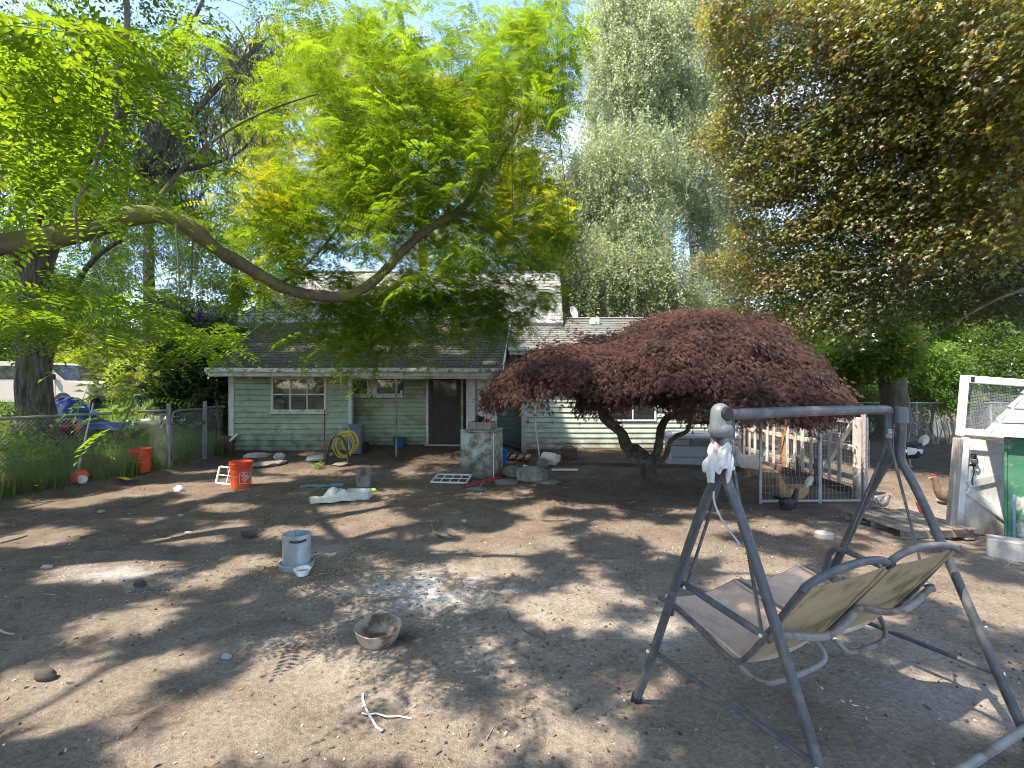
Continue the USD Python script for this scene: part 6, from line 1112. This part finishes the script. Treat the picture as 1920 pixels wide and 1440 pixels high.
def tarpfn(u, v):
    x, y = (u - .5) * 2.0, (v - .5) * 1.1; n = meshkit.fbm(np.stack([x * 2.6, y * 2.6, 0 * x], -1), 4, 9); hgt = .62 * np.exp(-(((x + .28) / .46) ** 4)) * np.exp(-((y / .42) ** 4)) + .14 * np.exp(-((x - .55) / .35) ** 2)
    return np.stack([x + .12 * (n - .5) + .1 * np.sin(v * 9) * (u > .6), y, hgt * (.9 + .25 * n) + .12 * (n - .35) + .05], -1)
obj('blue_tarp', xform(grid(tarpfn, 60, 40, .004), loc=(*tq, tz)), 'tarp', smooth=55, label='crumpled blue tarpaulin draped over something beyond the left fence', cat='tarp')
mq = np.array([at(130, 0, 10.1)[0], 10.1]); mw = thing('lawn_mower', 'red lawn mower peeping out of the weeds before the tarpaulin', 'lawn mower', (*mq, float(gz(*mq)) + .12))
obj('deck', xform(rock((.26, .2, .09), 2, 3, .1), loc=(0, 0, .1)), 'red_plastic', mw, True); obj('engine', cbox(-.12, .1, -.1, .1, .16, .3, .03), 'black_plastic', mw, 30)
for x in (-.2, .2): obj('wheel', xform(lathe([(.02, -.03), (.09, -.03), (.1, 0), (.09, .03), (.02, .03)], 18), rot=(90, 0, 0), loc=(x, -.2, .06)), 'tyre', mw, 35)
obj('handle', tube([(-.2, 0, .2), (-.55, .1, .72)], .012, 6), 'black_plastic', mw)
pk = at(303, 0, 12.6); obj('white_post', tube([(pk[0], 12.6, .3), (at(300, 0, 12.6)[0], 12.6, at(0, 715, 12.6)[2])], .035, 8), 'trim_white', smooth=40, label='slim white post standing among the shrubs left of the house', cat='post')
obj('utility_wire', tube(spline([at(-40, 520, 26), at(225, 555, 24), at(335, 577, 22), at(470, 590, 20)], 10), .012, 5), 'galv', label='thin overhead wire crossing behind the locust leaves at left', cat='wire')
q = G(236, 900); obj('yellow_scrap', xform(grid(lambda u, v: np.stack([(u - .5) * .34, (v - .5) * .12, .02 * np.sin(u * 7)], -1), 12, 6, .004), rot=(0, 0, 8), loc=q + [0, 0, .03]), 'dandelion', smooth=True, label='yellow plastic scrap on the dirt below the left fence', cat='scrap')

# ================================================================ sticks, scraps and leaf litter
STK = [([(950, 1143), (962, 1165), (985, 1185), (1010, 1195), (1022, 1202)], .005, 'thin dark crooked twig lying in the middle foreground', 'twig'), ([(1188, 1198), (1140, 1198), (1075, 1200)], .004, 'thin pale straight stalk lying left of the swing', 'twig_pale'), ([(1120, 1145), (1126, 1152), (1130, 1158)], .008, 'short dark stick beside a sun patch left of the swing', 'twig'),
       ([(1016, 976), (1046, 978), (1068, 976)], .012, 'dark stick lying on the dirt before the boulder', 'twig'), ([(810, 985), (814, 1000), (830, 1010), (852, 1010)], .016, 'curved mossy branch lying on the dirt in the middle of the yard', 'lichen_twig'), ([(824, 978), (832, 996), (846, 1006)], .009, 'thin forked twig touching the curved mossy branch', 'twig'), ([(325, 1079), (350, 1069), (372, 1060)], .006, 'pale bent twig on the dirt left of the feeder', 'twig_pale'),
       ([(0, 1184), (14, 1190), (28, 1191)], .008, 'pale stick at the left edge of the dirt', 'twig_pale'), ([(1040, 1290), (1065, 1298), (1085, 1310)], .004, 'thin straw lying in the right foreground', 'twig_pale'), ([(250, 950), (280, 940), (290, 934)], .012, 'dark stick lying between fence and feeder', 'twig'), ([(150, 1010), (190, 1000)], .01, 'short dark stick on the left part of the yard', 'twig'), ([(0, 1022), (24, 1016), (50, 1008)], .016, 'dark root like stick at the far left of the yard', 'lichen_twig'), ([(1070, 1020), (1090, 1016)], .006, 'tiny twig right of the big sun patch', 'twig')]
for pts, r, lb, mt in STK: obj('stick', tube(spline([G(*q) + [0, 0, r * 1.2] for q in pts], 5), np.linspace(r, r * .6, (len(pts) - 1) * 5 + 1), 7), mt, smooth=True, label=lb, cat='stick', group='sticks lying on the dirt')
st = thing('white_strap', 'white strap lying crooked on the ground at the bottom of the picture', 'strap'); obj('strap', band([G(*q) + [0, 0, .008] for q in ((681, 1303), (680, 1314), (685, 1328), (690, 1340), (699, 1354), (706, 1366), (716, 1374))], .011, .003), 'rope_white', st); obj('strap', band([G(*q) + [0, 0, .012] for q in ((678, 1341), (690, 1344), (706, 1342), (724, 1348), (748, 1347), (772, 1352))], .010, .003), 'rope_white', st)
CL = [(85, 1270, (.06, .03, .035), 'dark dirt clod at the lower left'), (467, 1003, (.09, .04, .03), 'dark lump of bark left of the feeder'), (262, 1097, (.05, .03, .03), 'dark clod beside the white grit patch'), (353, 999, (.04, .02, .012), 'small pale stone in the left part of the yard'), (339, 967, (.04, .02, .016), 'pale pebble below the orange bucket'), (88, 1065, (.05, .03, .02), 'flat grey stone at the left'), (425, 1233, (.03, .02, .02), 'white crumpled scrap left of the big bowl'), (190, 960, (.05, .03, .02), 'small grey stone below the fence'), (870, 978, (.03, .02, .02), 'little grey stone near the curved branch')]
for px, py, r, lb in CL: obj('clod', xform(rock(r, px, 2, .3), loc=G(px, py) + [0, 0, r[2] * .4]), 'chip_dark' if 'dark' in lb else 'pebble' if 'plank' not in lb else 'wood_dark', smooth=True, label=lb, cat='clod')
q = G(336, 923); obj('white_scrap', xform(rock((.08, .05, .06), 5, 2, .5), loc=q + [0, 0, .04]), 'tray_white', smooth=True, label='crumpled white scrap on the dirt right of the plain orange bucket', cat='scrap')
def strew(name, label, n, region, mesh, mat, s0, s1, dens=None, zoff=.004, cat='litter', flat=.35):
    x = rng.uniform(region[0], region[1], n); y = rng.uniform(region[2] ** .5, region[3] ** .5, n) ** 2
    if dens is not None: k = rng.uniform(0, 1, n) < dens(x, y); x, y = x[k], y[k]
    k = x > fence_x(y) + .1; x, y = x[k], y[k]
    sc_ = rng.uniform(0, 1, len(x)) ** 2 * (s1 - s0) + s0
    # the ground's own relief
    z = height(x, y) + zoff
    R = Rot.from_euler('zxy', np.stack([rng.uniform(0, 6.28, len(x)), rng.normal(0, flat, len(x)), rng.normal(0, flat, len(x))], 1))
    scatter('/World', name, [('piece', mesh, mat, False)], np.stack([x, y, z], 1), R, sc_, kind='stuff', label=label, cat=cat)
from scipy.interpolate import RegularGridInterpolator
_rgi = RegularGridInterpolator((gx, gy), GZ)
height = lambda x, y: _rgi(np.stack([x, y], -1))
chip = box(-.5, .5, -.22, .22, -.08, .08); fl_ = quadleaf(np.zeros(3), np.array([1.0, 0, 0]), np.array([0, 0, 1.0]), 1.0, .55, .15, .2); peb = rock((.5, .4, .3), 2, 1, .2)
clus = lambda k, t: (lambda x, y: np.clip((meshkit.fbm(np.stack([x * k, y * k, 0 * x], -1), 3, 14) - t) * 5, .12, 1))
YD = (-8, 8, 1.3, 12)
strew('wood_chips', 'scattered brown wood chips and bark over the dirt', 17000, YD, chip, 'chip_brown', .008, .036, clus(.9, .42))
strew('dark_litter', 'dark crumbs of bark and droppings over the dirt', 9000, YD, peb, 'chip_dark', .006, .020, clus(1.1, .45))
strew('pale_chips', 'pale straw chips and shell grit over the dirt', 9000, YD, chip, 'chip_pale', .005, .018, clus(.8, .45))
strew('straw', 'thin bits of straw strewn over the dirt', 700, YD, box(-.5, .5, -.012, .012, -.012, .012), 'twig_pale', .05, .16, None, .005, flat=.1)
strew('fallen_leaves', 'fallen brown leaflets over the dirt', 1500, YD, fl_, 'dead_leaf', .02, .05, clus(.7, .4))
strew('pebbles', 'small pale pebbles strewn over the dirt', 1300, YD, peb, 'pebble', .005, .018)
strew('white_bits', 'tiny white feathers and droppings over the dirt', 260, YD, peb, 'grit', .006, .022)
gq_, aq_ = G(600, 1070), G(215, 1075); fq = G(556, 1062)
ring = lambda c, rx, ry: (lambda x, y: np.exp(-((x - c[0]) / rx) ** 2 - ((y - c[1]) / ry) ** 2))
strew('spilt_grain', 'yellow grain spilt round the metal feeder', 7000, (fq[0] - 1.3, fq[0] + 1.4, fq[1] - 1.0, fq[1] + .9), peb, 'grain', .006, .012, ring((fq[0] + .12, fq[1]), .62, .42), .003)
strew('white_grit', 'white shell grit spilt on the dirt at left', 5000, (aq_[0] - 1.2, aq_[0] + 1.2, aq_[1] - .8, aq_[1] + .8), peb, 'grit', .004, .010, lambda x, y: ring(aq_, .6, .25)(x, y) * np.clip((meshkit.fbm(np.stack([x * 4, y * 4, 0 * x], -1), 3, 3) - .38) * 5, 0, 1), .002)
eq = G(815, 1108); strew('white_ash', 'pale ashes and grit in the middle of the yard', 1500, (eq[0] - 1, eq[0] + 1, eq[1] - .7, eq[1] + .7), peb, 'grit', .004, .012, ring(eq, .4, .26), .003)
# litter on the porch roof
n = 3600; u, v = rng.uniform(.01, .99, n), rng.uniform(.02, .97, n); dn = meshkit.fbm(np.stack([u * 9, v * 5, 0 * u], -1), 3, 23); k = rng.uniform(0, 1, n) < np.clip((dn - .42) * 5, .05, 1)
pts = np.array([PR(a, b) for a, b in zip(u[k], v[k])]) + PN * .022
scatter('/World', 'roof_litter', [('piece', fl_, 'dead_leaf', False), ('piece', chip, 'chip_brown', False)], pts, Rot.from_rotvec([Rot.from_euler('xyz', [math.radians(29) + rng.normal(0, .15), rng.normal(0, .15), 0]).as_rotvec()] * len(pts)) * Rot.from_euler('z', rng.uniform(0, 6.28, len(pts))), rng.uniform(.025, .07, len(pts)), kind='stuff', label='brown leaf litter lying on the porch roof', cat='litter')

# ================================================================ weeds and grass beyond the fence
def blades(seed, n, hgt, w, spread, lean=.35):
    rs = np.random.default_rng(seed); m = MB()
    for i in range(n):
        b = np.array([*rs.normal(0, spread, 2), 0]); a = rs.uniform(0, 6.28); d = np.array([math.cos(a), math.sin(a), 0]); s = np.array([-d[1], d[0], 0]) * w * rs.uniform(.7, 1.3); h_ = hgt * rs.uniform(.5, 1.15); l = lean * rs.uniform(.3, 1.6)
        p1, p2 = b + d * l * h_ * .3 + [0, 0, h_ * .6], b + d * l * h_ * 1.0 + [0, 0, h_ * (1 - .25 * l)]
        m.add((np.array([b - s, b + s, p1 + s * .7, p1 - s * .7, p2]), np.array([[0, 1, 2], [0, 2, 3], [3, 2, 4]])))
    return m.get()
n = 2600; y = rng.uniform(4.5, 15, n); x = fence_x(y) - .03 - rng.uniform(0, 1, n) ** 1.2 * 7.5; k = ~((x < -9.2) & (y > 11.4) & (rng.uniform(0, 1, n) < .8)); x, y = x[k], y[k]
scatter('/World', 'tall_grass', [('grass_clump', blades(1, 34, .34, .006, .07), 'grass_blade', False), ('grass_clump', blades(2, 30, .46, .007, .08), 'grass_blade', False), ('grass_clump', blades(3, 22, .30, .005, .08), 'grass_dry', False)], np.stack([x, y, gz(x, y) - .01], 1), yaw_tilt(len(x), .08), np.where(x < fence_x(y) - 1.2, rng.uniform(.4, .75, len(x)), rng.uniform(.7, 1.2, len(x))), rng.choice(3, len(x), p=[.5, .38, .12]), kind='stuff', label='tall rank grass beyond the left fence', cat='grass')
n = 1500; x = rng.uniform(-30, -11, n); y = rng.uniform(9, 32, n)
scatter('/World', 'meadow_grass', [('grass_clump', blades(5, 60, .35, .014, .22), 'grass_blade', False)], np.stack([x, y, gz(x, y) - .01], 1), yaw_tilt(n, .08), rng.uniform(.8, 1.5, n), kind='stuff', label='grass of the far garden round the van', cat='grass')
def weed(label, c, n, hgt, mat, protos_):
    q = np.asarray(c, float)[None] + np.stack([rng.normal(0, .28, n), rng.normal(0, .28, n), rng.uniform(.05, hgt, n)], 1); q[:, 2] += gz(q[:, 0], q[:, 1]); q[:, 0] = np.minimum(q[:, 0], fence_x(q[:, 1]) - .06)
    t = thing('leafy_weed', label, 'weed'); scatter(t, 'leaves', protos_, q, yaw_tilt(n, .4), rng.uniform(.45, .8, n), kind='stuff'); obj('stem', tube([(c[0], c[1], float(gz(c[0], c[1])) - .02), (c[0] + .03, c[1], float(gz(c[0], c[1])) + hgt * .8)], .008, 5), 'twig', t)
for lb, c, h_, pr in [('broad leaved weed nearest the camera against the left fence', (-7.5, 6.9, 0), .75, SHF), ('dark leafy weed behind the fence at the left edge', (-8.2, 7.6, 0), .8, SHM), ('bushy weed beside the string trimmer behind the wire', (-7.7, 8.0, 0), .6, SHF), ('tall leafy weed at the foot of the old mossy trunk', (-8.9, 9.0, 0), .75, SHM), ('green weed at the gate post behind the wire', (-6.8, 9.6, 0), .5, SHF), ('low weed between the two tools on the fence', (-7.2, 8.6, 0), .4, SHM)]: weed(lb, c, 26, h_, None, pr)
for px, py, lb in ((68, 915, 'yellow dandelion left of the other two at the fence'), (77, 907, 'yellow dandelion at the fence, topmost of three'), (62, 905, 'yellow dandelion at the fence nearest the edge')):
    q = G(px, py + 14); d = thing('dandelion', lb, 'flower', q, 0, 'dandelions at the foot of the left fence'); obj('stem', tube([(0, 0, 0), (0, 0, .14)], .003, 5), 'grass_blade', d); obj('flower', lathe([(.001, .15), (.02, .148), (.024, .14), (.001, .135)], 12), 'dandelion', d)
q = G(590, 880); n = 10; t = thing('leafy_weed', 'little green weed sprouting by the buried wheel rim', 'weed'); scatter(t, 'leaves', SHF, q + np.abs(rng.normal(0, .06, (n, 3))), yaw_tilt(n, .4), rng.uniform(.2, .35, n), kind='stuff')
q = np.array([at(1740, 0, 14.2)[0], 14.2, 0]); t = thing('bare_brush', 'pale bare cut branches piled before the back fence', 'brush')
for i in range(12): a = rng.uniform(-1, 1); b = np.array([q[0] + rng.normal(0, .5), q[1] + rng.normal(0, .2), 0]); obj('branch', tube(spline([b, b + [a * .3, 0, .35], b + [a * .75, .1, .55 + rng.uniform(0, .5)]], 5), np.linspace(.022, .007, 11), 6), 'twig_pale', t, True)
